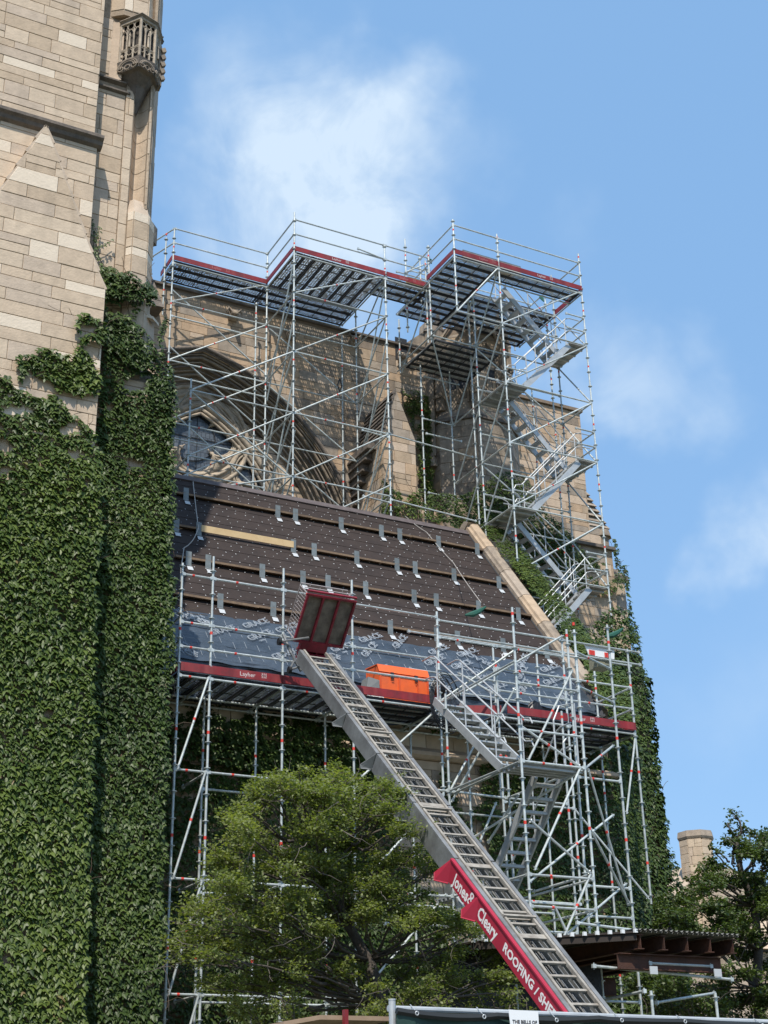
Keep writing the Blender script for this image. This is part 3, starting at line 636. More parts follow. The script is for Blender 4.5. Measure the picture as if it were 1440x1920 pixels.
ashlar(NA, nw, (0, YN, 0), (1, 0, 0), (0, -1, 0), [[(11.0, 15.8), (XR, 15.8), (XR, ZT-.12), (11.0, ZT-.12)]], NV, (4, 4, 3, 1.5, 2), (.24, .42), (.45, 1.05), 71, holes=lambda x, z: arch(x, z, CR-.02), clip2=archclip)
b = MB(); b.prism([(9, YN-.10, ZT-.02), (9, YN-.10, ZT+.05), (9, YN+1.2, ZT+.14), (9, YN+1.2, ZT-.02)][::-1], (XR-9, 0, 0)); b.build('parapet_coping', DSTONE, NA)
b = MB(); b.prism([(11, YN+.001, 23.95-.9), (11, YN-.07, 23.0), (11, YN-.07, 22.95), (11, YN+.001, 22.9)][::-1], (0.01, 0, 0))
b = MB(); b.box(16.6, XR, YN-.05, YN-.017, 22.92, 23.02); b.build('string_course', NV[2], NA)
# arch mouldings
for (dr, y, rr_, mt_) in ((.07, YN-.07, .07, DSTONE), (.0, YN-.02, .045, DSTONE), (-.09, YN+.06, .03, MOULD), (-.17, YN+.13, .05, MOULD), (-.27, YN+.24, .026, NV[2]), (-.34, YN+.32, .04, DSTONE), (-.44, YN+.43, .03, MOULD), (-.53, YN+.53, .05, MOULD), (-.63, YN+.64, .026, NV[2]), (-.72, YN+.75, .045, MOULD)):
    m_ = MB(); m_.path([(x, y, z) for x, z in archpts(CR+dr, 30)], rr_, 6); m_.build('arch_moulding', mt_, NA, smooth=True)
sp = MB()          # splayed soffit behind the rolls
o1 = archpts(CR+.02, 24); o2 = archpts(CR-.80, 24)
for i in range(len(o1)-1): sp.add([(o1[i][0], YN+.03, o1[i][1]), (o1[i+1][0], YN+.03, o1[i+1][1]), (o2[i+1][0], YN+.85, o2[i+1][1]), (o2[i][0], YN+.85, o2[i][1])], [(0, 1, 2, 3)])
sp.build('arch_soffit', MOULD, NA)
# recessed tympanum wall with its own masonry and window opening
TR_C, TR_Z, TR_R = 10.85, 17.1, 5.05; TAX = 13.1
def tarch(x, z):
    xx = x if x >= TAX else 2*TAX-x
    return (xx-11.0)**2+(z-17.6)**2 < 5.0**2 and z < 22.9
b = MB(); b.box(8.5, 18.5, YN+.93, YN+1.19, 14, 23.5); rw = b.build('recessed_wall', MORTN, NA)
ashlar(NA, rw, (0, YN+.90, 0), (1, 0, 0), (0, -1, 0), [[(11.2, 16.4), (18, 16.4), (18, 23.4), (11.2, 23.4)]], [NV[4], NV[0], ST[1], NV[2]], (4, 3, 3, 1), (.28, .42), (.45, .9), 77, holes=lambda x, z: tarch(x, z) or not arch(x, z, CR-.72))
# glass set in front of the recess core, tracery in front of it
gl = MB(); pts = [(x, z) for x, z in [(TAX-(u-TAX), z) for u, z in reversed([(11.0+5.0*math.cos(t), 17.6+5.0*math.sin(t)) for t in [math.acos(2.1/5.0)*(1-i/14)+(-.3)*(i/14) for i in range(15)]])]+[(11.0+5.0*math.cos(t), 17.6+5.0*math.sin(t)) for t in [math.acos(2.1/5.0)*(1-i/14)+(-.3)*(i/14) for i in range(15)]][0:]]
gl.add([(x, YN+.91, z) for x, z in pts], [tuple(range(len(pts)))[::-1]]); wnd = gl.build('window', GLASSW, NA)
def circ(cx, cz, r, y, rad, n=28, a0=0, a1=2*math.pi, sx=1, sz=1, closed=True, mb=None, seg=6):
    P = [(cx+r*sx*math.cos(a0+(a1-a0)*i/(n if closed else n-1)), y, cz+r*sz*math.sin(a0+(a1-a0)*i/(n if closed else n-1))) for i in range(n)]
    mb.path(P, rad, seg, closed=closed)
def foil(cx, cz, R0, y, mb, k=4, rad=.045, rot=0, cusps=True):
    """k-lobed opening: ring of lobes with pointed cusps"""
    rl = R0*(.44 if k == 4 else .46)
    for j in range(k):
        t = rot+2*math.pi*j/k; lx = cx+(R0-rl)*math.cos(t); lz = cz+(R0-rl)*math.sin(t)
        circ(lx, lz, rl, y, rad, 14, t-math.pi*.66, t+math.pi*.66, closed=False, mb=mb)
        t2 = t+math.pi/k
        if cusps: mb.path([(cx+R0*.85*math.cos(t2), y, cz+R0*.85*math.sin(t2)), (cx+R0*.40*math.cos(t2), y, cz+R0*.40*math.sin(t2))], [rad*1.5, rad*.3], 5)
def tr_part(fn):
    mb = MB(); fn(mb); return mb.build('tracery', TRAC, wnd, smooth=True)
yt = YN+.80
def ann(mb, cx, cz, r0, r1, y0=None, d=.10, a0=0, a1=2*math.pi, n=36, clipr=None):
    y0 = yt+.0 if y0 is None else y0; V = []
    for i in range(n+1):
        t = a0+(a1-a0)*i/n
        for r_, y in ((r0, y0), (r1, y0), (r1, y0+d), (r0, y0+d)): V.append((cx+r_*math.cos(t), y, cz+r_*math.sin(t)))
    mb.add(V, [(4*i+k, 4*i+4+k, 4*i+4+(k+1) % 4, 4*i+(k+1) % 4) for i in range(n) for k in range(4)])
def lobeplate(mb, cx, cz, R0, k, rot, y0):
    """solid ring between the circle R0 and a k-lobed opening with cusps"""
    rl = R0*(.46 if k == 4 else .48); n = 96; V = []
    for i in range(n+1):
        t = 2*math.pi*i/n; best = .1
        for j in range(k):
            a = rot+2*math.pi*j/k; dx = (R0-rl)*.93; c_ = math.cos(t-a); disc = rl*rl*.86-dx*dx*(1-c_*c_)
            if disc > 0: best = max(best, dx*c_+math.sqrt(disc))
        best = max(best, R0*.36)
        for r_, y in ((best, y0), (R0+.02, y0), (R0+.02, y0+.09), (best, y0+.09)): V.append((cx+r_*math.cos(t), y, cz+r_*math.sin(t)))
    mb.add(V, [(4*i+q, 4*i+4+q, 4*i+4+(q+1) % 4, 4*i+(q+1) % 4) for i in range(n) for q in range(4)])
def big(mb):
    for rr, rd, dy in ((1.62, .075, 0), (1.47, .05, .05), (1.36, .06, .0)): circ(13.02, 21.05, rr, yt+dy, rd, 36, mb=mb)
    ann(mb, 13.02, 21.05, 1.26, 1.64); lobeplate(mb, 13.02, 21.05, 1.28, 4, math.pi/2, yt+.01)
    foil(13.02, 21.05, 1.28, yt+.04, mb, 4, .055, math.pi/2); foil(13.02, 21.05, 1.18, yt+.07, mb, 4, .035, math.pi/2, False)
def right(mb):
    for rr, rd in ((.80, .06), (.70, .04)): circ(14.95, 20.15, rr, yt, rd, 28, mb=mb)
    ann(mb, 14.95, 20.15, .63, .82); lobeplate(mb, 14.95, 20.15, .65, 4, .3, yt+.01)
    foil(14.95, 20.15, .64, yt+.04, mb, 4, .04, .3)
def lower(mb):
    for rr, rd in ((1.0, .07), (.85, .05), (.72, .04)): circ(14.55, 18.75, rr, yt, rd, 24, -.2, math.pi+.2, closed=False, mb=mb)
    ann(mb, 14.55, 18.75, .70, 1.02, a0=-.2, a1=math.pi+.2)
    circ(14.55, 18.6, .42, yt+.05, .04, 16, 0, math.pi, closed=False, mb=mb, sz=1.4)
def lowl(mb):
    for rr, rd in ((1.25, .07), (1.08, .05)): circ(12.2, 18.6, rr, yt, rd, 24, -.2, math.pi+.2, closed=False, mb=mb)
    ann(mb, 12.2, 18.6, .95, 1.26, a0=-.2, a1=math.pi+.2)
    circ(12.2, 18.4, .55, yt+.05, .04, 16, 0, math.pi, closed=False, mb=mb, sz=1.4)
def ribs(mb):
    for dr, rd in ((0, .11), (-.17, .07), (-.3, .05)):
        P = [(11.0+(5.0+dr)*math.cos(t), yt-.02, 17.6+(5.0+dr)*math.sin(t)) for t in [-.3+(math.acos(2.1/(5+dr))+.3)*i/24 for i in range(25)]]
        mb.path(P, rd, 6); mb.path([(2*TAX-x, y, z) for x, y, z in P], rd, 6)
    for k_ in range(3): mb.path([(15.9-.3*k_, yt, 18.0), (15.72-.3*k_, yt, 19.2), (15.3-.3*k_, yt, 20.6), (14.6-.22*k_, yt, 21.7), (13.9-.2*k_, yt, 22.3)], .035, 5)
    for (x, z) in ((14.6, 21.25), (15.6, 19.35), (13.6, 19.15)): foil(x, z, .27, yt+.02, mb, 3, .03, math.pi/2)
for fn in (big, right, lower, lowl, ribs): tr_part(fn)
bars = MB()
circ(12.85, 21.0, .78, yt+.085, .018, 26, mb=bars, seg=4)
for z in (19.6, 21.0): bars.tube((10.8, yt+.09, z), (15.8, yt+.09, z), .014, 4)
for x in (13.05, 14.9): bars.tube((x, yt+.09, 17), (x, yt+.09, 22), .010, 4)
bars.build('lead_bars', LEAD, wnd)
sh = MB(); circ(16.05, 19.45, .26, YN+.86, .05, 12, mb=sh); sh.obox((16.05, YN+.86, 19.45), (.15, 0, .05), (0, .04, 0), (-.05, 0, .18)); 
for t in range(6): sh.tube((16.05, YN+.85, 19.45), (16.05+.34*math.cos(t), YN+.86, 19.45+.34*math.sin(t)), .03, 5, r2=.01)
sh.build('carved_shield', NV[4], NA, smooth=True)
# carved grotesques under the parapet and a flat dark plate painting a shaded recess
def grotesque(x, z, y=YN-.18, s=1.0):
    g_ = MB(); g_.obox((x, y+.1, z), (.13*s, 0, 0), (0, .12, 0), (0, 0, .16*s)); g_.path([(x, y+.1, z+.05), (x-.02, y-.12, z-.02), (x, y-.28, z-.14)], [.12*s, .10*s, .05*s], 7)
    for sx in (-1, 1): g_.path([(x+.08*sx, y, z+.04), (x+.2*sx, y-.06, z+.16), (x+.26*sx, y-.02, z+.02)], [.04, .05, .015], 5)
    g_.build('grotesque_corbel', WSTONE, NA, smooth=True)
for (px, py) in ((437, 592), (545, 628), (662, 640)): p = atY(px, py, YN-.1); grotesque(p.x, p.z)
rc = atY(752, 672, YN); b = MB(); b.box(rc.x-.22, rc.x+.22, YN-.03, YN-.018, rc.z-.1, rc.z+.75); b.build('recess_shade_plate', LEAD, NA); grotesque(rc.x, rc.z-.05)
# gabled nave buttress with stepped ledges
NB0, NB1, NBY = 17.92, 19.02, 33.2
b = MB(); b.box(NB0, NB1, NBY, YN, 14, 21.0); b.prism([(NB0, NBY, 21.0), (NB1, NBY, 21.0), (18.38, NBY, 22.62)], (0, YN-NBY, 0)); nbu = b.build('gabled_buttress', MORTN, NA)
ashlar(NA, nbu, (0, NBY, 0), (1, 0, 0), (0, -1, 0), [[(NB0, 15.5), (NB1, 15.5), (NB1, 21.0), (NB0, 21.0)]], NV, (4, 4, 1, .3, 3), (.26, .38), (.35, .7), 81)
ashlar(NA, nbu, (0, NBY, 0), (1, 0, 0), (0, -1, 0), [[(NB0, 21.0), (NB1, 21.0), (18.38, 22.62)]], [NV[2], NV[3], NV[0]], (4, 3, 1), (.26, .36), (.35, .8), 82)
ashlar(NA, nbu, (NB0, NBY, 0), (0, 1, 0), (-1, 0, 0), [[(0, 15.5), (YN-NBY, 15.5), (YN-NBY, 21.0), (0, 21.0)]], NV, (4, 4, 2, 1, 2), (.26, .38), (.35, .8), 83)
for i in range(9):     # stepped roof slabs on the left slope
    t0 = i/9; s_ = MB(); a = Vector((NB0+(18.38-NB0)*t0, 0, 21.0+1.62*t0)); c = Vector((NB0+(18.38-NB0)*(i+1)/9, 0, 21.0+1.62*(i+1)/9))
    s_.prism([(a.x-.07, NBY-.03, a.z-.02), (a.x+.03, NBY-.03, a.z-.02), (c.x+.02, NBY-.03, c.z), (c.x-.01, NBY-.03, c.z)], (0, YN-NBY+.02, 0)); s_.build('roof_slab', DSTONE, nbu)
for i in range(6):
    s_ = MB(); y = 33.6+.22*i; z = 20.9-.28*i
    s_.box(NB0-.32+.02*i, NB0+.01, y, YN-.02, z-.26, z-.2); s_.box(NB0-.27+.02*i, NB0+.01, y+.08, YN-.03, z-.199, z); s_.build('set_off_ledge', DSTONE, nbu)
b = MB(); b.box(NB1+.001, 19.35, NBY+.3, YN, 14, 18.75); b.add([(NB1+.001, NBY+.3, 18.751), (19.35, NBY+.3, 18.751), (19.35, YN, 18.751), (NB1+.001, YN, 19.2), (NB1+.001, NBY+.3, 19.1)], [(0, 1, 4), (1, 2, 3, 4)]); lb = b.build('lower_buttress_stage', MORTN, NA)
ashlar(NA, lb, (0, NBY+.3, 0), (1, 0, 0), (0, -1, 0), [[(NB1, 15.5), (19.35, 15.5), (19.35, 18.7), (NB1, 18.7)]], NV, (4, 4, 1, .3, 3), (.26, .38), (.35, .7), 84)
# left end: small carved corbel & weathering slabs glimpsed above left scaffold
b = MB()
for i in range(6): b.prism([(10.95-.05*i, 34.3+.12*i, 24.2+.28*i), (11.30-.05*i, 34.3+.12*i, 24.2+.28*i), (11.27-.05*i, 34.42+.12*i, 24.46+.28*i), (10.95-.05*i, 34.42+.12*i, 24.46+.28*i)], (0, .6, 0))
b.build('stepped_weathering', DSTONE, NA)
# ---- octagonal stair turret
def octo(cx, cy, r, z0, z1, r1=None, ph=22.5, n=8, mb=None):
    r1 = r if r1 is None else r1; mb = mb or MB()
    A = [(cx+r*math.cos(R(ph+360/n*i)), cy+r*math.sin(R(ph+360/n*i)), z0) for i in range(n)]; B = [(cx+r1*math.cos(R(ph+360/n*i)), cy+r1*math.sin(R(ph+360/n*i)), z1) for i in range(n)]
    mb.add(A+B, [(i, (i+1) % n, (i+1) % n+n, i+n) for i in range(n)]+[tuple(range(n, 2*n)), tuple(range(n-1, -1, -1))]); return mb
TCX, TCY = 22.2, 35.2
def oct_faces(parent, cx, cy, r, z0, z1, pal, w, sd, ch, bl):
    pts = [Vector((cx+r*math.cos(R(22.5+45*i)), cy+r*math.sin(R(22.5+45*i)), 0)) for i in range(8)]
    for i in (4, 5, 3, 6):
        a = pts[i]; c = pts[(i+1) % 8]; U = c-a; L_ = U.length; U.normalize()
        ashlar(NA, parent, a, U, U.cross(Vector((0, 0, 1))), [[(0, z0), (L_, z0), (L_, z1), (0, z1)]], pal, w, ch, bl, sd+i)
tl = octo(TCX, TCY, 1.62, 14, 22.6).build('stair_turret', MORTN, NA); oct_faces(tl, TCX, TCY, 1.62, 16.5, 22.6, [NV[2], WSTONE, NV[0]], (4, 3, 1.5), 90, (.34, .44), (.5, .95))
octo(TCX, TCY, 1.72, 22.6, 22.72, 1.72).build('turret_string', DSTONE, NA); octo(TCX, TCY, 1.70, 22.721, 23.1, 1.42).build('turret_weathering', WSTONE, NA)
tu = octo(TCX, TCY, 1.38, 23.1, 26.2).build('upper_turret', MORTN, NA); oct_faces(tu, TCX, TCY, 1.38, 23.1, 25.9, [NV[2], WSTONE, NV[0]], (4, 2, 2), 95, (.34, .44), (.5, .9))
for i in range(8):      # angle shafts, gablets and pinnacles
    t = R(22.5+45*i); x = TCX+1.44*math.cos(t); y = TCY+1.44*math.sin(t)
    s_ = MB(); s_.obox((x, y, 24.6), (.12*math.cos(t), .12*math.sin(t), 0), (-.12*math.sin(t), .12*math.cos(t), 0), (0, 0, 1.5)); 
    octo(x, y, .20, 26.1, 26.9, .02, n=4, ph=math.degrees(t)+45, mb=s_)
    for k_ in range(3): s_.obox((x+.1*math.cos(t), y+.1*math.sin(t), 23.6+.8*k_), (.07*math.cos(t), .07*math.sin(t), .02), (-.15*math.sin(t), .15*math.cos(t), 0), (0, 0, .07))
    s_.build('pinnacle_shaft', WSTONE, NA)
    t = R(45*i); ux, uy = -math.sin(t), math.cos(t); x = TCX+1.32*math.cos(t); y = TCY+1.32*math.sin(t); s_ = MB()
    def gp(u, z, o=.0): return (x+ux*u+o*math.cos(t), y+uy*u+o*math.sin(t), z)
    s_.path([gp(-.36, 23.3), gp(-.36, 24.9), gp(-.2, 25.3), gp(0, 25.6), gp(.2, 25.3), gp(.36, 24.9), gp(.36, 23.3)], .05, 5); s_.tube(gp(0, 23.3), gp(0, 25.4), .045, 5)
    for q in (-.18, .18): circ_ = [gp(q+.13*math.cos(a), 25.0+.13*math.sin(a)) for a in [2*math.pi*j/8 for j in range(8)]]; s_.path(circ_, .025, 4, closed=True)
    s_.path([gp(-.5, 25.7, .06), gp(0, 26.4, .06), gp(.5, 25.7, .06)], .06, 5); s_.build('blind_tracery_panel', WSTONE, NA)
    if i in (4, 5, 6):
        s_ = MB(); s_.add([gp(-.3, 23.35, -.032), gp(.3, 23.35, -.032), gp(.3, 24.9, -.032), gp(0, 25.5, -.032), gp(-.3, 24.9, -.032)], [(4, 3, 2, 1, 0)]); s_.build('louvred_recess', LEAD, NA)
# corner shaft beside the turret with zigzag offsets
for x_, y_, z0_, z1_ in ((20.98, 34.72, 19.0, 25.9), (20.62, 34.85, 21.5, 26.1)):
    s_ = MB(); s_.prism([(x_-.14, y_, z0_), (x_, y_-.16, z0_), (x_+.14, y_, z0_), (x_+.14, y_+.4, z0_), (x_-.14, y_+.4, z0_)], (0, 0, z1_-z0_)); octo(x_, y_+.05, .24, z1_, z1_+.6, .03, n=4, mb=s_); octo(x_, y_+.1, .26, z0_-.35, z0_, .2, n=6, mb=s_); s_.build('angle_buttress', WSTONE, NA)
# parapet gable left of the turret
s_ = MB(); s_.prism([(19.7, 34.9, 25.45), (20.9, 34.9, 25.45), (20.9, 34.9, 26.5), (20.6, 34.9, 26.6), (20.55, 34.9, 26.2)], (0, .5, 0)); s_.build('raking_parapet', WSTONE, NA)
# ---- eastern wall beyond the turret
YE = 36.0
b = MB(); b.box(22.5, 27.4, YE, YE+6, 12, 25.25); b.add([(22.5, YE-.1, 25.2), (27.47, YE-.1, 25.2), (27.47, YE+6, 25.2), (22.5, YE+6, 25.2), (22.5, YE-.1, 25.32), (27.47, YE-.1, 25.32), (27.47, YE+6, 25.36), (22.5, YE+6, 25.36)], [(0, 1, 5, 4), (4, 5, 6, 7), (1, 2, 6, 5), (0, 3, 2, 1)]); ew = b.build('east_wall', MORTN, NA)
ashlar(NA, ew, (0, YE, 0), (1, 0, 0), (0, -1, 0), [[(22.5, 15), (27.4, 15), (27.4, 25.18), (22.5, 25.18)]], NV, (5, 3, 2, .5, 4), (.26, .40), (.45, 1.0), 101)
finish_stones(NA)

# ---- east end buttress and transept masses
TP = empty('transept', (24, 33, 0), 'stepped stone buttress end of the church behind the stair tower, ivy at its foot', 'church')
b = MB(); b.box(27.41, 28.25, 36.1, 40, 10, 20.9)
tb = b.build('end_buttress', MORTN, TP)
for i in range(7):
    s_ = MB(); s_.prism([(27.41, 36.05+.0*i, 20.9+.19*i), (28.32-.12*i, 36.05, 20.9+.19*i), (28.20-.12*i, 36.15, 21.08+.19*i), (27.41, 36.15, 21.08+.19*i)], (0, .9, 0)); s_.build('set_off_slab', WSTONE if i % 2 else NV[2], tb)
ashlar(TP, tb, (0, 36.1, 0), (1, 0, 0), (0, -1, 0), [[(27.41, 15), (28.25, 15), (28.25, 20.9), (27.41, 20.9)]], NV, (5, 2, 3, 1, 2), (.3, .42), (.4, .8), 111)
s_ = MB(); octo(28.1, 36.3, .28, 17.5, 20.6, .24, mb=s_); octo(28.1, 36.3, .36, 20.6, 20.85, .30, mb=s_); s_.path([(28.1, 35.98, 18.6), (28.25, 35.93, 18.9), (28.1, 35.95, 19.2), (27.95, 35.95, 18.9)], .07, 5, closed=True); s_.build('carved_shaft', WSTONE, tb)
b = MB(); b.box(20.9, 26.30, 33.5, 36.09, 8, 18.9); b.add([(20.9, 33.5, 18.9), (26.3, 33.5, 18.9), (26.3, 35.98, 20.2), (20.9, 35.98, 20.2)], [(0, 1, 2, 3)]); tr = b.build('transept_wall', MORTN, TP)
ashlar(TP, tr, (0, 33.5, 0), (1, 0, 0), (0, -1, 0), [[(20.9, 12), (26.3, 12), (26.3, 18.9), (20.9, 18.9)]], NV, (5, 3, 3, 1, 4), (.28, .42), (.5, 1.1), 113)
b = MB(); b.prism([(20.9, 33.35, 18.75), (20.9, 33.35, 18.85), (20.9, 33.8, 19.0), (20.9, 33.8, 18.75)][::-1], (5.45, 0, 0)); b.build('string_course', DSTONE, TP)
b = MB(); b.box(26.301, 26.85, 33.7, 36.2, 8, 17.9); tb2 = b.build('lower_end_buttress', MORTN, TP)
for i in range(3):
    s_ = MB(); s_.box(26.25, 26.93-.1*i, 33.62+.1*i, 35, 17.9+.14*i, 18.03+.14*i); s_.build('set_off_slab', DSTONE if i == 0 else NV[2], tb2)
ashlar(TP, tb2, (0, 33.7, 0), (1, 0, 0), (0, -1, 0), [[(26.301, 13), (26.85, 13), (26.85, 17.9), (26.301, 17.9)]], NV, (5, 3, 2, 1, 4), (.3, .42), (.4, .8), 115)
b = MB(); b.box(20.56, 24.25, 30.0, 33.49, -.3, 13.9); b.build('lower_transept_mass', MORTN, TP)
finish_stones(TP)

# ================================================================== AISLE
AI = empty('aisle', (15, 27, 0), 'low church aisle whose steep stripped roof is being re-covered above the long red-edged deck', 'church aisle')
RY0, RZ0, RY1, RZ1 = 26.35, 10.75, 31.9, 17.6; RX0, RX1 = 8.3, 19.9
rs = Vector((0, RY1-RY0, RZ1-RZ0)); RL = rs.length; rs.normalize(); rn = Vector((0, -rs.z, rs.y))      # up-slope, outward normal
RP0 = Vector((0, RY0, RZ0))
def onroof(px, py, off=0): return atPl(px, py, RP0+rn*off, rn)
def rp(x, s, o=0): return Vector((x, 0, 0))+RP0+rs*s+rn*o
b = MB(); b.box(8.3, 20.55, 26.85, 27.4, -.3, 10.7); aw = b.build('aisle_wall', MORTN, AI)
ashlar(AI, aw, (0, 26.85, 0), (1, 0, 0), (0, -1, 0), [[(8.3, 4), (20.5, 4), (20.5, 9.35), (8.3, 9.35)]], [NV[0], NV[2], ST[0], NV[4]], (4, 2, 3, 3), (.30, .42), (.5, 1.1), 121, zphase=0)
ashlar(AI, aw, (0, 26.82, 0), (1, 0, 0), (0, -1, 0), [[(8.3, 9.62), (20.5, 9.62), (20.5, 10.6), (8.3, 10.6)]], [ST[1], ST[4], NV[4]], (4, 2, 3), (.34, .42), (.6, 1.2), 122)
b = MB(); b.prism([(8.3, 26.72, 9.36), (8.3, 26.62, 9.42), (8.3, 26.62, 9.5), (8.3, 26.82, 9.64), (8.3, 26.9, 9.64), (8.3, 26.9, 9.36)][::-1], (12.2, 0, 0)); b.build('string_course', NV[4], AI)
b = MB(); b.prism([rp(RX0, 0, -.02), rp(RX1, 0, -.02), rp(RX1, RL, -.02), rp(RX0, RL, -.02)], -rn*.2); roof = b.build('roof', UNDER, AI)
# brown underlay courses, each lapping over the one below
SM = 1.95       # membrane reaches up to here
s0 = SM; hcourse = .46; i = 0
while s0 < RL-.12:
    s1 = min(s0+hcourse, RL-.10); x = RX0
    wob = [random.uniform(-.01, .01) for _ in range(12)]
    while x < RX1-.05:
        x1 = min(x+random.uniform(2.5, 5), RX1)
        m_ = MB(); k = 6
        vs = []; 
        for q in range(k+1):
            xx = x+(x1-x)*q/k; j_ = random.uniform(-.006, .006)
            vs += [rp(xx, s0-.03+j_, .013), rp(xx, s0-.03+j_, .004), rp(xx, s1, .005)]
        fs = []
        for q in range(k): a = q*3; fs += [(a, a+3, a+5, a+2), (a+1, a+4, a+3, a)]
        m_.add(vs, fs); m_.build('underlay_strip', UNDER, roof); x = x1+.004
    s0 += hcourse; i += 1
# membrane rolls at the foot
for (sa, sb, xs) in ((.0, .72, (8.3, 12.3, 16.2, 19.9)), (.70, 1.36, (8.3, 10.4, 14.3, 18.2, 19.9)), (1.34, 1.98, (8.3, 13.1, 17.0, 19.9))):
    for xa, xb in zip(xs[:-1], xs[1:]):
        m_ = MB(); nx_, ns_ = 40, 8; vs = []
        for q in range(ns_+1):
            for k_ in range(nx_+1):
                xx = xa+(xb-xa+.03)*k_/nx_; s_ = sa+(sb-sa)*q/ns_; o = .02+.012*(sa == 0)+(.010 if sa > 0 else .022)*math.sin(xx*9+3*math.sin(s_*5+xx))*math.sin(s_*7+xx*2)
                vs.append(rp(xx, s_, o+.012*(1-q/ns_)))
        fs = [(q*(nx_+1)+k_, q*(nx_+1)+k_+1, (q+1)*(nx_+1)+k_+1, (q+1)*(nx_+1)+k_) for q in range(ns_) for k_ in range(nx_)]
        m_.add(vs, fs); m_.build('membrane_sheet', MEMB, roof, smooth=True)
# loose membrane skirt hanging behind the toe boards
m_ = MB(); vs = []; nx_ = 160
for q in range(7):
    for k_ in range(nx_+1):
        xx = 8.3+11.6*k_/nx_; t = q/6; vs.append((xx, RY0+.02+.10*math.sin(xx*7+2*math.sin(xx*2.3))*t-.02*t, RZ0+.08-t*.85+.05*math.sin(xx*3)))
m_.add(vs, [(q*(nx_+1)+k_, q*(nx_+1)+k_+1, (q+1)*(nx_+1)+k_+1, (q+1)*(nx_+1)+k_)[::-1] for q in range(6) for k_ in range(nx_)]); m_.build('membrane_skirt', MEMB, roof, smooth=True)
# fine printed grid on the membrane
m_ = MB()
for s_ in [.12+.14*i for i in range(13)]:
    x = 8.4
    while x < 19.8: l = random.uniform(.3, .9); m_.tube(rp(x, s_, .058), rp(min(x+l, 19.85), s_+random.uniform(-.006, .006), .058), .003, 3, caps=False); x += l+random.uniform(.05, .3)
for x in [8.5+.28*i for i in range(41)]: 
    s_ = random.uniform(.0, .3)
    while s_ < 1.7: l = random.uniform(.1, .3); m_.tube(rp(x, s_, .058), rp(x, s_+l, .058), .0025, 3, caps=False); s_ += l+random.uniform(.1, .3)
m_.build('printed_grid_lines', MPRINT, roof, kind='stuff')
# cap nails
m_ = MB(); s_ = SM+.06; row = 0
while s_ < RL-.15:
    x = RX0+.1*(row % 2)+.1
    while x < RX1-.1:
        c = rp(x+random.uniform(-.07, .07), s_+random.uniform(-.04, .04), .024); r_ = .0125*random.uniform(.7, 1.25)
        if random.random() < .9: m_.add([c+Vector((1, 0, 0))*r_*math.cos(t)+rs*r_*math.sin(t) for t in [math.pi/3*k_ for k_ in range(6)]], [tuple(range(6))])
        x += .30
    s_ += .2; row += 1
m_.build('cap_nails', CAP, roof, kind='stuff')
b = MB(); b.prism([rp(RX0, RL-.14, .01), rp(RX0, RL-.14, .05), rp(RX0, RL+.05, .07), rp(RX0, RL+.05, -.1)][::-1], (RX1-RX0, 0, 0)); b.build('ridge_board', RIDGE, roof)
# text helper
def text(body, size, pos, xdir, ydir, m, parent, name='lettering', ext=.002, off=0, sx=1, align='LEFT', font_off=0, fit=None, outline=0):
    cu = bpy.data.curves.new('t', 'FONT'); cu.body = body; cu.size = size; cu.extrude = ext; cu.offset = font_off; cu.align_x = align; cu.resolution_u = 2; cu.fill_mode = 'BOTH'
    if outline: cu.fill_mode = 'NONE'; cu.extrude = 0; cu.bevel_depth = outline; cu.bevel_resolution = 0
    o = bpy.data.objects.new('t', cu); C.objects.link(o); bpy.context.view_layer.update()
    me = bpy.data.meshes.new_from_object(o.evaluated_get(bpy.context.evaluated_depsgraph_get())); bpy.data.objects.remove(o); bpy.data.curves.remove(cu)
    me.name = name; me.materials.clear(); me.materials.append(m)
    if fit: sx = fit/max(1e-3, max(v.co.x for v in me.vertices))
    X = Vector(xdir).normalized(); Z = X.cross(Vector(ydir)).normalized(); Y = Z.cross(X)
    me.transform(Matrix((X*sx, Y, Z)).transposed().to_4x4())
    t = bpy.data.objects.new(name, me); link(t, parent, Vector(pos)+Z*off); return t
k_ = 0
for s_, xs in ((1.62, [8.75, 9.55, 10.4, 11.2, 12.0, 12.75, 14.1, 15.0, 15.9, 16.7, 17.6, 18.4, 19.0]), (1.0, [8.6, 9.4, 10.3, 11.2, 12.5, 13.2, 14.0, 15.6, 16.3, 17.2, 18.1, 18.8]), (.35, [9.0, 9.8, 11.6, 13.9, 15.1, 16.9, 17.9, 18.9])):
    for x in xs:
        a = (.62, -.28, 2.55, .9)[k_ % 4] if k_ % 3 else .55; k_ += 1
        s2 = s_+random.uniform(-.10, .06); dx = Vector((math.cos(a), 0, 0))+rs*math.sin(a); dy = Vector((-math.sin(a), 0, 0))+rs*math.cos(a)
        text('GRACE', .25, rp(x, s2, .066), dx, dy, MPRINT, roof, 'printed_word', .001, outline=.006)
        if k_ % 2: text('Ultra', .08, rp(x, s2, .066)+dx*.2-dy*.11, dx, dy, MPRINT, roof, 'printed_word', .001)
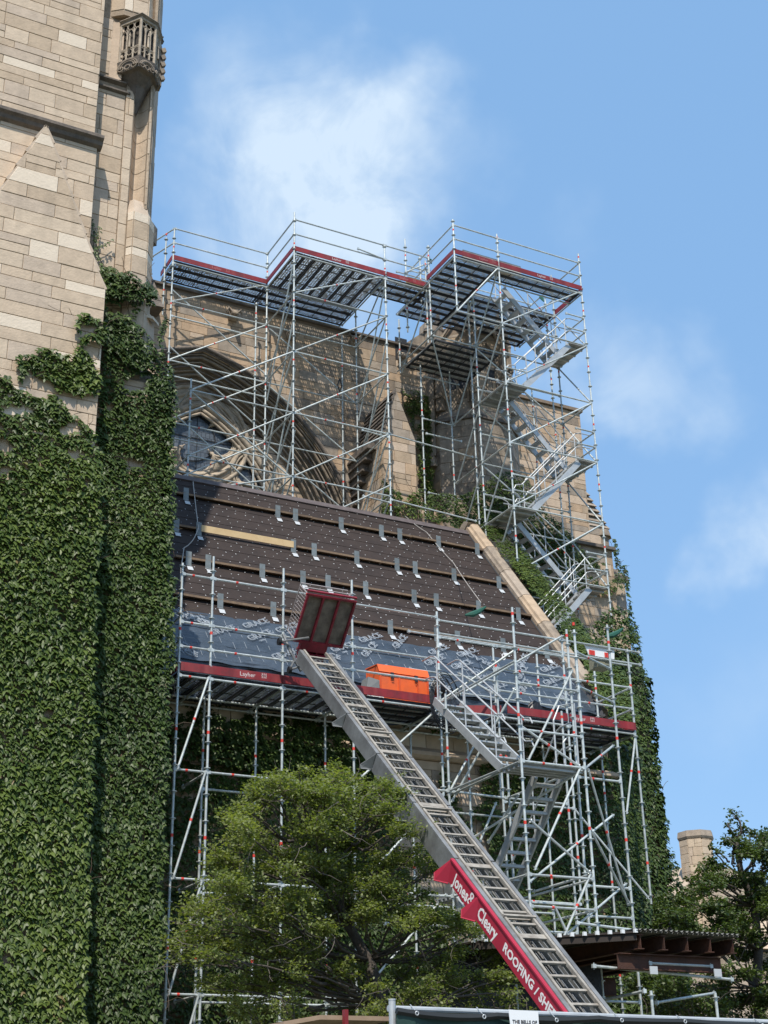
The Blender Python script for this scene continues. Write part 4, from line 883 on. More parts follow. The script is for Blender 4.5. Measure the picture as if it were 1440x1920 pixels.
# toe boards and brackets on the roof (photo positions put onto the roof plane)
z1_ = lambda L: [(300+x/2.769, 880+y/2.769) for x, y in L]; z5_ = lambda L: [(720+x/2.769, 700+y/2.769) for x, y in L]
rows = [z1_([(125, 95), (600, 185), (693, 205), (930, 250)])+z5_([(-26, 785), (75, 812), (275, 848), (470, 878)]),
        z1_([(75, 258), (190, 275), (678, 360), (790, 388), (1010, 425)])+z5_([(60, 968), (150, 978), (350, 1012), (582, 1052)]),
        z1_([(133, 418), (237, 442), (517, 490), (730, 530), (860, 552), (1057, 588)])+z5_([(143, 1125), (260, 1148), (478, 1182), (690, 1225)]),
        z1_([(303, 655), (575, 692), (870, 745)])+z5_([(20, 1288), (258, 1322), (370, 1345), (600, 1372), (825, 1405)])]
boards = [[(324, 908, 905, 1016, 0)], [(324, 966, 372, 980, 0), (372, 980, 545, 1012, 1), (553, 1014, 945, 1083, 0)], [(322, 1024, 1000, 1150, 0)], [(322, 1098, 480, 1125, 0), (395, 1113, 500, 1129, 0), (500, 1131, 1030, 1222, 0)]]
for row in rows:
    P = [onroof(x, y+16) for x, y in row]; sm_ = np.median([(p-RP0).dot(rs) for p in P])
    for p in P:
        s_ = sm_; x = p.x
        bk = MB()
        bk.obox(rp(x, s_, .0)+Vector((0, -.135, -.06)), (.070, 0, 0), (0, .004, 0), (0, 0, .25)); bk.obox(rp(x, s_-.26, .035), (.055, 0, 0), rs*.012, rn*.004)
        bk.prism([rp(x-.068, s_-.30, .03), rp(x+.068, s_-.30, .03), rp(x+.068, s_-.46, .03), rp(x-.068, s_-.46, .03)], rn*.006, 1)
        bk.add([rp(x-.055, s_, .0)+Vector((0, -.13, -.30)), rp(x-.055, s_-.05, .03), rp(x-.05, s_+.1, .02), rp(x-.055, s_, 0)+Vector((0, -.13, .14))], [(0, 1, 2, 3), (3, 2, 1, 0)])
        bk.build('roof_bracket', [BRK, BRKW], roof)
    for (xa, ya, xb, yb, fresh) in boards[rows.index(row)]:
        a = onroof(xa, ya+14); c = onroof(xb, yb+14); x = a.x
        while x < c.x-.1:
            x1 = min(x+random.uniform(2.2, 4.5), c.x) if not fresh else c.x
            pl = MB(); dz = .012 if fresh else 0
            cc = rp((x+x1)/2, sm_+.005, .0)+Vector((0, -.055, .035+dz+random.uniform(-.008, .008)))
            if fresh: pl.obox(cc+Vector((0, -.085, -.0)), ((x1-x)/2, 0, random.uniform(-.01, .01)), (0, .012, 0), (0, .0, .085))
            else: pl.obox(cc, ((x1-x)/2, 0, random.uniform(-.012, .012)), (0, .085, .012), (0, -.003, .024))
            pl.build('toe_board_plank', WOODN if fresh else WOOD, roof); x = x1+.02
# coping of the right gable parapet
cp = MB(); ncp = 6
b = MB(); b.prism([rp(19.93, .3, .02), rp(19.93, RL+.25, .02), rp(19.93, RL+.25, .02)-Vector((0, -.3, 6)), rp(19.93, .3, .02)-Vector((0, -.3, 2))], (.34, 0, 0)); b.build('gable_parapet', MORTN, AI)
for i in range(ncp):
    s0 = 1.25+(RL-1.05)*i/ncp; s1 = 1.25+(RL-1.05)*(i+1)/ncp-.02
    c_ = MB(); pr = [(-.03, .03), (-.03, .13), (.03, .16), (.05, .22), (.12, .25), (.28, .26), (.36, .21), (.38, .12), (.38, .03)]
    c_.prism([rp(19.93+u, s0, o) for u, o in pr][::-1], rs*(s1-s0)); c_.build('coping_stone', (NV[2], WSTONE, NV[0])[i % 3], AI)
c_ = MB(); c_.prism([rp(19.88, RL+.18, .28), rp(19.88, RL+.40, .18), rp(19.88, RL+.48, -.1), rp(19.88, RL+.2, -.1)], (.46, 0, 0)); c_.build('apex_stone', NV[2], AI)
b = MB(); b.prism([rp(RX1-.02, -.1, .02), rp(RX1+.05, -.1, .10), rp(RX1+.05, -.1, -.1)], rs*(RL+.1)); b.build('flashing', LEAD, AI)
finish_stones(AI)

# ---- ivy on nave foot, gable buttress, parapet side, transept
ivy('leafy vine strip hanging between the small gabled buttress and the round stair turret', (19.8, 34.9, 16),
    [yface(34.9, [[(748, 728), (765, 738), (775, 732), (792, 740), (812, 752), (812, 800), (811, 900), (818, 925), (800, 940), (788, 925), (782, 880), (778, 815), (768, 800), (760, 770)]], [[(775, 780), (790, 782), (788, 795), (774, 795)]])], .095, .046, IVY, 12)
ivy('dark ivy mass at the foot of the stair turret just behind the roof ridge', (22, 33.3, 16),
    [yface(33.4, [[(800, 925), (825, 925), (850, 930), (880, 925), (905, 905), (930, 885), (950, 885), (985, 890), (1005, 930), (1020, 960), (1050, 985), (1060, 1010), (1010, 1015), (960, 1000), (900, 1000), (870, 990), (800, 975)]], [])], .095, .045, IVYD, 13)
ivy('pale green ivy clump on the base of the small gabled buttress behind the ridge', (18, 33.1, 16),
    [yface(33.15, [[(712, 895), (722, 905), (735, 918), (748, 925), (757, 938), (770, 925), (785, 910), (788, 935), (800, 955), (808, 975), (760, 972), (712, 962), (714, 930)]], [[(742, 935), (755, 935), (756, 952), (744, 950)]])], .095, .046, IVY, 14)
ivy('bright ivy spilling down the outer side of the sloping stone coping', (20.4, 28, 11),
    [((20.30, 0, 0), (1, 0, 0), (0, -1, 0), [], []),
     (tuple(RP0+Vector((20.24, 0, 0))+rn*.25), (1, 0, 0), tuple(rn), [[(.0, 7.2), (.05, 8.9), (.6, 9.0), (1.0, 7.5), (.9, 4), (1.0, 1.0), (.35, -.6), (-.45, -.3), (-.35, 1.1), (-.02, 1.6), (.10, 4)]], [])], .095, .046, IVY, 15)
ivy('ivy patches on the transept wall behind the zigzag stairs', (23, 33.4, 12),
    [yface(33.42, [[(1020, 990), (1050, 980), (1075, 1010), (1095, 1040), (1110, 1045), (1130, 1052), (1140, 1060), (1120, 1062), (1092, 1070), (1080, 1110), (1060, 1160), (1040, 1170), (1000, 1130), (960, 1060), (975, 1000)],
                    [(1080, 1078), (1110, 1085), (1130, 1100), (1145, 1110), (1120, 1115), (1090, 1105)], [(1150, 1075), (1172, 1076), (1176, 1095), (1168, 1110), (1156, 1100), (1140, 1120), (1138, 1100)]], [])], .095, .046, IVYD, 16)
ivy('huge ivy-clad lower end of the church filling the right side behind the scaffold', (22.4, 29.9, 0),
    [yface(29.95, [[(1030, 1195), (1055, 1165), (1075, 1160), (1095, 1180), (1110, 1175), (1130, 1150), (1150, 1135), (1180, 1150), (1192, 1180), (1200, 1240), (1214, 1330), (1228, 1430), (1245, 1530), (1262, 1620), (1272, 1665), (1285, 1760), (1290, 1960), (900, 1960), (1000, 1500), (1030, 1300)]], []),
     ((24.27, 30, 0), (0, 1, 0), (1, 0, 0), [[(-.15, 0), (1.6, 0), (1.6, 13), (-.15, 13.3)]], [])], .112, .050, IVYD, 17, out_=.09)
ivy('ivy fringe along the far right silhouette of the end buttress', (28.3, 36, 15),
    [yface(35.9, [[(1146, 1010), (1154, 1015), (1158, 1060), (1170, 1062), (1177, 1085), (1180, 1150), (1188, 1210), (1178, 1200), (1172, 1120), (1168, 1080), (1150, 1062)]], [])], .11, .05, IVYD, 18)
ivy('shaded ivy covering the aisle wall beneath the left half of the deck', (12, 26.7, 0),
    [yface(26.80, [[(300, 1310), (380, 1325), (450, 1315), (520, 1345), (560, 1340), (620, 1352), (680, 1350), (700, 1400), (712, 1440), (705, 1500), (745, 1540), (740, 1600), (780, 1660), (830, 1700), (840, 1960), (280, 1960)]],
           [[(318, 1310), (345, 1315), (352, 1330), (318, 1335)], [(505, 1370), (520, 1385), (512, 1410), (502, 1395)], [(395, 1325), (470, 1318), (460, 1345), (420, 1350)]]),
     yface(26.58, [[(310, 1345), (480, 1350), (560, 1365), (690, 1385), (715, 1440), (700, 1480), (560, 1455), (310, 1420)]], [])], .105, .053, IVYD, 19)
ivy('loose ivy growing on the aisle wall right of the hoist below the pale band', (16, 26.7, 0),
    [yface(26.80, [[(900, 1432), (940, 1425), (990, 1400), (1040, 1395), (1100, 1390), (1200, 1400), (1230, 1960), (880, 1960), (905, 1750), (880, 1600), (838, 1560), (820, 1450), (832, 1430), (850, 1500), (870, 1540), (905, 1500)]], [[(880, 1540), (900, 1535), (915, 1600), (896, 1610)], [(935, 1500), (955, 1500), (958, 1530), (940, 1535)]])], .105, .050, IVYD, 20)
ivy('hanging fringe of ivy trailing from under the deck beside the pale stone band', (14.2, 26.6, 9),
    [yface(26.6, [[(742, 1340), (770, 1350), (800, 1358), (840, 1372), (842, 1378), (820, 1374), (790, 1372), (768, 1364), (760, 1378), (752, 1362), (740, 1356)]], [])], .09, .05, IVY, 22)

# ================================================================== SCAFFOLD KIT
KIT = {}
def place(me, name, parent, p, q=None, up=None):
    p = Vector(p); o = bpy.data.objects.new(name, me); link(o, parent, p)
    if q is not None:
        d = (Vector(q)-p).normalized(); o.rotation_mode = 'QUATERNION'; o.rotation_quaternion = d.to_track_quat('Z', 'Y')
    return o
def kit(key, fn):
    if key not in KIT: KIT[key] = fn()
    return KIT[key]
def meshof(mb, name, mats):
    me = bpy.data.meshes.new(name); me.from_pydata(mb.v, [], mb.f)
    for m in mats: me.materials.append(m)
    me.polygons.foreach_set('material_index', mb.m); me.update(); return me
def pole(par, x, y, z0, z1, r=.0245, red=1, phase=0):
    L_ = round((z1-z0)*4)/4
    def mk():
        b = MB(); b.tube((0, 0, 0), (0, 0, L_), r, 10)
        z = .18
        while z < L_-.05:
            b.tube((0, 0, z-.006), (0, 0, z+.006), .062, 10); b.tube((0, 0, z-.03), (0, 0, z-.007), .034, 8)
            if red and int(round((z-.18)/.5)) % 4 == 1: b.tube((0, 0, z+.16), (0, 0, z+.22), r+.003, 8, 1)
            z += .5
        b.tube((0, 0, L_-.22), (0, 0, L_), r-.005, 8)
        return meshof(b, 'upright_pole', [STEEL, REDB])
    o = place(kit(('p', L_, r, red), mk), 'upright_pole', par, (x, y, z0))
    return o
def ledger(par, p, q, red=True, r=.0235, name='ledger'):
    p = Vector(p); q = Vector(q); L_ = round((q-p).length, 2)
    def mk():
        b = MB(); b.tube((0, 0, .05), (0, 0, L_-.05), r, 8)
        for z in (.035, L_-.035): b.obox((0, 0, z), (.026, 0, 0), (0, .03, 0), (0, 0, .03)); b.tube((0, -.05, z), (0, .05, z), .009, 5)
        if red: b.tube((0, 0, L_*.32), (0, 0, L_*.32+.05), r+.003, 8, 1)
        return meshof(b, name, [STEEL, REDB])
    return place(kit(('l', L_, red, r), mk), name, par, p, q)
def brace(par, p, q, red=True, r=.0235):
    p = Vector(p); q = Vector(q); L_ = round((q-p).length, 2)
    def mk():
        b = MB(); b.tube((0, 0, .04), (0, 0, L_-.04), r, 8)
        for z in (.03, L_-.03): b.obox((0, 0, z), (.02, 0, 0), (0, .012, 0), (0, 0, .045)); b.tube((0, -.04, z), (0, .04, z), .012, 5)
        if red: b.tube((0, 0, L_*.45), (0, 0, L_*.45+.05), r+.003, 8, 1)
        return meshof(b, 'diagonal_brace', [STEEL, REDB])
    return place(kit(('b', L_, red), mk), 'diagonal_brace', par, p, q)
def planks(par, x0, x1, y0, y1, z, along='x', w=.32, mt=None, z_under=.06):
    """U-section steel deck planks laid side by side"""
    mt = mt or PERF
    a0, a1, c0, c1 = (x0, x1, y0, y1) if along == 'x' else (y0, y1, x0, x1)
    n = max(1, int((c1-c0)/w+.3)); w = (c1-c0)/n; L_ = round(a1-a0, 3); w = round(w, 3)
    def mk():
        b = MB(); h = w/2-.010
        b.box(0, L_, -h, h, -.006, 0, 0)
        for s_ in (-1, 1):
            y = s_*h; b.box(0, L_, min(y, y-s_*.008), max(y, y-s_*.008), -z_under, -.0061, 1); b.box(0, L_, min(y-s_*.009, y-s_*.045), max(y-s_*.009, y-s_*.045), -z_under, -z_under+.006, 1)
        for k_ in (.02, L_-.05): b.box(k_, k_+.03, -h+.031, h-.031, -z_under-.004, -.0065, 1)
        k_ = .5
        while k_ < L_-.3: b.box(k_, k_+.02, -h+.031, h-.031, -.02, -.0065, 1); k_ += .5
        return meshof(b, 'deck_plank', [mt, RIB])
    me = kit(('k', L_, w, mt.name), mk)
    for i in range(n):
        c = c0+w*(i+.5); o = bpy.data.objects.new('deck_plank', me)
        link(o, par, Vector((a0, c, z+random.uniform(-.003, .003))) if along == 'x' else Vector((c, a0, z+random.uniform(-.003, .003))))
        if along != 'x': o.rotation_euler = (0, 0, math.pi/2)
def toe(par, p, q, h=.16, letters=None, t=.012, out_=None, lm=None):
    """red toe board from p to q standing on the deck, outward normal out_"""
    p = Vector(p); q = Vector(q); d = (q-p); L_ = d.length; d.normalize(); o = Vector(out_ or (0, -1, 0))
    b = MB(); b.obox((p+q)/2+Vector((0, 0, h/2)), d*(L_/2-.01), o*t, (0, 0, h/2)); tb_ = b.build('toe_board', TOE, par)
    for f in (letters or []):
        pos = p+d*(L_*f)+o*(t+.001)+Vector((0, 0, h*.28))
        text('Layher', h*.72, pos, d, (0, 0, 1), lm or LETTER, tb_, 'lettering', .001)
        e = MB(); c = pos+d*.52+Vector((0, 0, .055))
        for i in range(3):
            e.obox(c+d*(-.04+.04*i), d*.006, o*.001, (0, 0, .05))
        e.obox(c, d*.055, o*.001, (0, 0, .006)); e.obox(c, d*.04, o*.001, Vector((0, 0, .04))*.15+d*.0); e.build('emblem', lm or LETTER, tb_)
    return tb_
def guard(par, p, q, zs=(.5, 1.0)):
    for z in zs: ledger(par, Vector(p)+Vector((0, 0, z)), Vector(q)+Vector((0, 0, z)), red=False, name='guardrail')
def stair(par, p, q, width, side, hr=True, n=9, hs=(1,)):
    """aluminium stair flight from top p to bottom q; side = unit vector across"""
    p = Vector(p); q = Vector(q); side = Vector(side); d = (q-p); L_ = d.length; dn = d.normalized(); hz_ = Vector((d.x, d.y, 0)).normalized(); up = dn.cross(side).normalized()
    if up.z < 0: up = -up
    fl = MB(); mid = (p+q)/2
    fl.obox(mid+side*.0, dn*(L_/2), side*.022, up*.085); root = fl.build('stair_flight', ALU, par)
    st = MB(); st.obox(mid+side*width, dn*(L_/2), side*.022, up*.085); st.build('stringer', ALU, root)
    for i in range(n):
        t = (i+.6)/n; c = p+d*t+side*width/2
        s_ = MB(); s_.obox(c, side*(width/2-.024), hz_*.085, (0, 0, .015)); s_.obox(c-hz_*.086, side*(width/2-.024), hz_*.004, (0, 0, .028)); s_.build('tread', ALU, root)
    if hr:
        for s_ in hs:
            h_ = MB(); o = side*(width*s_)
            for hh in (.55, 1.0):
                a = p+o+Vector((0, 0, hh)); c = q+o+Vector((0, 0, hh))
                h_.path([a-hz_*.45, a-hz_*.10, a+dn*.08, c-dn*.08, c+hz_*.15, c+hz_*.22-Vector((0, 0, .12))], .0165, 7)
            for t in (.06, .5, .94): h_.tube(p+d*t+o, p+d*t+o+Vector((0, 0, 1.0)), .0165, 7)
            h_.build('handrail', ALU, root)

# ------------------------------------------------------------------ UPPER SCAFFOLD (nave front)
US = empty('nave_scaffold', (15, 32.4, 17.5), 'tall galvanised scaffold with stepped red-edged deck in front of the big pointed window', 'scaffold', 'scaffolds round the church')
FY, BY = 32.4, 34.42; ZD = 26.0; LV = (24.55, 22.55, 20.55, 18.55)
XA, XB, XC, XL0 = 14.62, 17.69, 19.26, 11.55
for x, y, z0, z1 in ((XA, FY, 17.4, 27.35), (XB, FY, 17.4, 27.25), (XL0, FY, 17.4, 21.0), (XA, BY, 15.6, 27.2), (XL0, BY, 15.6, 27.2), (XB, BY, 16, 26), (XC, FY, 24, 27.3), (XC-.12, FY, 24, 27.1), (XC, BY, 24, 26), (XA-.35, BY, 16, 25.2), (XB-.40, BY+.2, 17, 25), (10.9, BY+.1, 24.2, 26.9), (11.4, BY+.3, 24.2, 26.9)):
    pole(US, x, y, z0, z1)
for z in LV:
    ledger(US, (XA, FY, z), (XB, FY, z)); ledger(US, (XL0, BY, z), (XA, BY, z)); ledger(US, (XA, BY, z), (XB, BY, z), False)
    for x in (XA, XB): ledger(US, (x, FY, z), (x, BY, z), False)
    if z < 21: ledger(US, (XL0, FY, z), (XA, FY, z)); ledger(US, (XL0, FY, z), (XL0, BY, z), False)
for z in (24.05, 22.05, 20.05): ledger(US, (XL0, BY, z), (XA, BY, z), False)
ledger(US, (XL0, BY, 19.05), (XA, BY, 19.05), False)
ledger(US, (XB, FY, 20.55), (XC+1.3, FY, 20.4), False); ledger(US, (XB, FY, 18.45), (XC+1.3, FY, 18.3), False); ledger(US, (XB-.9, FY+.02, 20.5), (XB, FY+.02, 20.45), False); ledger(US, (XB-.9, FY+.02, 18.4), (XB, FY+.02, 18.35), False)
brace(US, (XA, FY, 24.55), (XB, FY, ZD)); brace(US, (XL0, BY, 24.55), (XA, BY, ZD))
for z in (22.55, 20.55, 18.55, 16.9): brace(US, (XA, FY, z), (XB, FY, z+2)); brace(US, (XL0, BY, z), (XA, BY, z+2))
for z in (20.55, 18.55): brace(US, (XL0, FY, z), (XA, FY, z+2))
brace(US, (XL0, FY, 17.5), (XA, FY, 18.55))
for z in (24.55, 22.55, 20.55): brace(US, (XL0, BY+.04, z+.5 if z < 24 else 25.0), (XA, BY+.04, z-2+.3), False); brace(US, (XA, BY+.04, z), (XB, BY+.04, z-2), False)
brace(US, (XL0, FY+.04, 20.55), (XA, FY+.04, 18.5), False)
for x in (XA, XB):
    for z in (24.55, 22.55, 20.55, 18.55):
        brace(US, (x, FY, z), (x, BY, z-2), False)
        brace(US, (x+.05, FY, min(z+1.45, 26)), (x+.05, BY, z-2.6), False)
brace(US, (XB, FY, ZD-.1), (XB, BY, 24.5), False)
brace(US, (XC, BY-.1, 24.0), (XC, FY, 26.0), False); brace(US, (XC, FY, 24), (XC-.1, BY, 24.05), False)
# decks
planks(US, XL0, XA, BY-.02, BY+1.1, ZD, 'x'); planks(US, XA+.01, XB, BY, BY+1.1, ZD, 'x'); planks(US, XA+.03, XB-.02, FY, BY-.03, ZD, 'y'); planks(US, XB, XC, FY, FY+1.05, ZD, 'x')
for a, c in (((XL0, BY, ZD-.1), (XA, BY, ZD-.1)), ((XA, FY, ZD-.1), (XB, FY, ZD-.1)), ((XA, BY, ZD-.1), (XB, BY, ZD-.1)), ((XB, FY, ZD-.1), (XC, FY, ZD-.1)), ((XA, FY, ZD-.1), (XA, BY, ZD-.1)), ((XB, FY, ZD-.1), (XB, BY+1, ZD-.1)), ((XL0, BY, ZD-.1), (XL0, BY+1, ZD-.1)), ((XL0, BY+1.1, ZD-.1), (XB, BY+1.1, ZD-.1))): ledger(US, a, c, False)
toe(US, (XL0, BY-.04, ZD), (XA-.02, BY-.04, ZD), letters=(.4,), lm=LETTERD); toe(US, (XA, FY-.04, ZD), (XB, FY-.04, ZD), letters=(.4,)); toe(US, (XB+.02, FY-.04, ZD), (XC, FY-.04, ZD), letters=(.3,), lm=LETTERD)
toe(US, (XA-.04, BY, ZD), (XA-.04, FY, ZD), out_=(-1, 0, 0)); toe(US, (XL0-.04, BY+1, ZD), (XL0-.04, BY, ZD), out_=(-1, 0, 0))
for a, c in (((XL0, BY, ZD), (XA, BY, ZD)), ((XA, FY, ZD), (XB, FY, ZD)), ((XB, FY, ZD), (XC, FY, ZD)), ((XA, BY, ZD), (XA, FY, ZD)), ((XL0-.35, BY+1, ZD), (XL0, BY, ZD))): guard(US, a, c, (.62, 1.14))
brace(US, (XB+.7, FY, ZD+.35), (XC, FY, ZD+.95), False)
ledger(US, (XA+2.1, FY-.03, ZD+.72), (XB, FY-.03, ZD+.60), False)
rp_ = MB(); rc_ = atY(637, 722, BY-.1); rp_.path([rc_+Vector((0, 0, .22)), rc_+Vector((-.07, 0, .0)), rc_+Vector((0, 0, -.24)), rc_+Vector((.07, 0, 0)), rc_+Vector((.01, 0, .22))], .022, 5); tag(rp_.build('hanging_rope', BLACK), 'black rope bundle hanging from the nave scaffold in front of the wall', 'rope')

# ------------------------------------------------------------------ STAIR TOWER (upper right)
SW = empty('stair_scaffold', (22, 31, 14), 'scaffold stair tower with zigzag aluminium stairs and red-edged top platform at right', 'scaffold', 'scaffolds round the church')
X0, X1, X2, TF, TB = 19.0, 20.57, 23.64, 30.42, 31.95
for x, y, z0, z1 in ((X0, TF, 24.0, 27.3), (X1, TF, 16.2, 27.3), (X2, TF, 14.4, 27.3), (X0, TB, 24.0, 27.2), (X1, TB, 16.4, 27.0), (X2, TB, 15, 27.4), (X1+.08, TB+.45, 17.2, 26), (X2+.05, TB+.5, 15, 26.9), (X1-.05, 33.5, 17.4, 23.8), (X2, 33.5, 18.5, 24), (X2, 34.3, 25.9, 28.0), (X0, 33.4, 24.9, 28.3), (X0+.3, 33.0, 25.8, 27.6)):
    pole(SW, x, y, z0, z1)
for z in (24.0, 22.0, 20.0, 18.0, 16.0):
    ledger(SW, (X1, TF, z), (X2, TF, z), False); ledger(SW, (X1, TB, z), (X2, TB, z), False)
    for x in (X1, X2): ledger(SW, (x, TF, z), (x, TB, z), False); 
    ledger(SW, (X1, TB, z), (X1, 33.5, z), False)
    ledger(SW, (X1-1.0, 33.5, z-.5), (X1+.3, 33.5, z-.5), False)
    ledger(SW, (X1, TB+.02, z+1), (X2, TB+.02, z+1), False)
ledger(SW, (X0, TF, 24), (X1, TF, 24), False); ledger(SW, (X0, TF, 24), (X0, TB+1.9, 24), False); ledger(SW, (X0+.03, TB, 24), (X1, TB, 24), False); ledger(SW, (X0, TB+1.9, 24), (X1+.8, TB+1.9, 24), False)
brace(SW, (X0, TF, 24), (X1, TF, 26)); 
for z in (26, 24, 22, 20, 18): brace(SW, (X1, TF, z-2), (X2, TF, z)); brace(SW, (X2, TB, z), (X2, TF, z-2), False); brace(SW, (X1, TF, z), (X1, TB, z-2), False); brace(SW, (X1+.05, TB, z), (X1+.05, 33.5, z-2), False)
for z in (24, 22, 20): brace(SW, (X1, TB+.06, z), (X2, TB+.06, z-2), False)
brace(SW, (X0, TB, 24), (X1, 33.5, 22), False); 
ledger(SW, (X1-1.1, 33.5, 22.0), (X1, 33.5, 22), False); pole(SW, X1-1.1, 33.5, 17.4, 24)
# top decks
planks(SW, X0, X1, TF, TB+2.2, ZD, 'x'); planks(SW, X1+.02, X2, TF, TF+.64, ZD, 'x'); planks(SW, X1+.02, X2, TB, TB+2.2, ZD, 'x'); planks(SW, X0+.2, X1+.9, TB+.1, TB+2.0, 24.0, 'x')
for a, c in (((X0, TF), (X1, TF)), ((X1, TF), (X2, TF)), ((X0, TF), (X0, TB)), ((X1, TF), (X1, TB)), ((X2, TF), (X2, TB)), ((X1, TB), (X2, TB)), ((X0, TB), (X0, TB+2.1)), ((X2, TB), (X2, TB+2.1)), ((X1, TB), (X1, TB+2.1)), ((X1, TF+.66), (X2, TF+.66))): ledger(SW, (*a, ZD-.1), (*c, ZD-.1), False)
toe(SW, (X0, TF-.04, ZD), (X1-.02, TF-.04, ZD), letters=(.55,), lm=LETTERD); toe(SW, (X1, TF-.04, ZD), (X2, TF-.04, ZD), letters=(.45,)); toe(SW, (X0-.04, TB+.1, ZD), (X0-.04, TF, ZD), out_=(-1, 0, 0)); toe(SW, (X2+.04, TF, ZD), (X2+.04, TB, ZD), out_=(1, 0, 0))
for a, c in (((X0, TF, ZD), (X1, TF, ZD)), ((X1, TF, ZD), (X2, TF, ZD)), ((X0, TB+2, ZD), (X0, TF, ZD)), ((X2, TF, ZD), (X2, TB+2.1, ZD)), ((X0, TB+2.1, ZD+.5), (X2, TB+2.1, ZD+.5)), ((X0, TB+1.2, ZD), (X2, TB+1.2, ZD))): guard(SW, a, c, (.55, 1.05))
for (x, y, z) in ((X0+.1, TB+.2, ZD+.9), (X2-.3, TB+.3, ZD+.75)): 
    s_ = MB(); s_.path([(x, y, z), (x+.02, y-.1, z-.1), (x, y-.2, z-.28)], [.03, .06, .02], 6); s_.build('green_clamp_sleeve', GREENT, SW)
s_ = MB(); s_.box(X0+.5, X0+2.6, TF+.3, TF+.36, ZD+.12, ZD+.5); tag(s_.build('pale_board', mat('pale_board', (.50, .46, .43), .8, var=(.36, .33, .3), scale=3)), 'long pale board lying behind the toe board on the highest platform', 'board')
s_ = MB(); s_.box(X0-.3, X0+.5, TB+.8, TB+.95, ZD+.35, ZD+.5); s_.box(X0+1.9, X0+2.5, TF+.6, TF+.7, ZD+.3, ZD+.42); tag(s_.build('timber_beam', WOODN), 'fresh timber beam lying across the highest platform', 'timber')
# landings
def landing(par, x0, x1, y0, y1, z):
    b = MB(); b.box(x0, x1, y0, y1, z-.035, z); l = b.build('landing', STEELD, par)
    n = 4
    for i in range(n): b = MB(); yy = y0+(y1-y0)*(i+.5)/n; b.box(x0, x1, yy-.03, yy+.03, z-.085, z-.036); b.build('landing_rib', ALU, l)
for z in (24, 20, 16): landing(SW, 23.02, 23.62, TF+.04, TB-.04, z)
for z in (22, 18): landing(SW, 20.6, 21.35, TF+.04, TB-.04, z)
for z in (26, 22, 18): stair(SW, (21.25, 31.28, z-.08), (23.1, 31.28, z-2+.05), .58, (0, 1, 0), n=8, hs=(0, 1))
for z in (24, 20, 16): stair(SW, (23.05, 30.52, z-.08), (21.3, 30.52, z-2+.05), .58, (0, 1, 0), n=8, hs=(0, 1))
for z in (22, 18): 
    for y in (TF, TB): guard(SW, (X1, y, z), (X1+.75, y, z), (.5, 1.0))
for z in (24, 20, 16): guard(SW, (X2, TF, z), (X2, TB, z), (.5, 1.0)); guard(SW, (X2-.7, TF, z), (X2, TF, z), (.5, 1.0))

# ------------------------------------------------------------------ LOWER SCAFFOLD
LS = empty('roof_edge_scaffold', (14, 25.5, 0), 'long galvanised scaffold carrying the red-edged working deck along the eaves of the stripped roof', 'scaffold', 'scaffolds round the church')
GY, HY, DZ = 24.9, 26.22, 10.02
XS = [8.85, 9.50, 11.04, 12.61, 14.66]
for x, z1 in zip(XS, (12.35, 12.55, 12.6, 12.5, 12.0)): pole(LS, x, GY, 0 if x < 14 else 8.1, z1)
for x in (9.9, 11.04, 12.61, 14.66, 16.1, 18.1, 19.73): pole(LS, x, HY, 0, 9.9, r=.024)
for z in (8.1, 6.1, 4.1, 2.1):
    for a, c in zip(XS[:-1], XS[1:]): ledger(LS, (a, GY, z), (c, GY, z), a < 9 or z > 7)
    for x in XS[:4]: ledger(LS, (x, GY, z), (x, HY, z), False)
    brace(LS, (9.46, GY-.03, z), (8.9, GY-.03, z-2)) if z > 3 else None
brace(LS, (9.46, GY-.03, 9.95), (8.9, GY-.03, 8.1)); brace(LS, (12.75, GY-.03, 8.3), (14.62, GY-.03, 9.95), False)
for z in (8.1, 6.1, 4.1): ledger(LS, (9.9, HY, z), (11.04, HY, z), False); ledger(LS, (11.04, HY, z), (12.61, HY, z), False); ledger(LS, (12.61, HY, z), (14.66, HY, z), False); ledger(LS, (14.66, HY, z), (16.1, HY, z), False); ledger(LS, (16.1, HY, z), (18.1, HY, z), False)
for z in (6.1, 4.1): brace(LS, (12.61, GY, z), (14.6, GY, z+2), False)
XR_ = [17.9, 19.73]
for x, z1 in ((16.10, 11.3), (17.9, 12.0), (19.73, 12.0)): pole(LS, x, GY, 6.2, z1)
for x in (16.9, 18.1, 19.0, 19.73): pole(LS, x, HY, 8.5, 12.1)
pole(LS, 18.9, GY+.9, 9.5, 11.9); pole(LS, 15.3, HY-.2, 10, 12)
brace(LS, (19.73, GY, 9.9), atY(1175, 1525, GY)); brace(LS, (17.9, GY, 8.1), (19.2, GY-.6, 6.2), False)
for z in (8.1, 6.1, 4.1): ledger(LS, (16.1, GY, z), (17.9, GY, z)); 
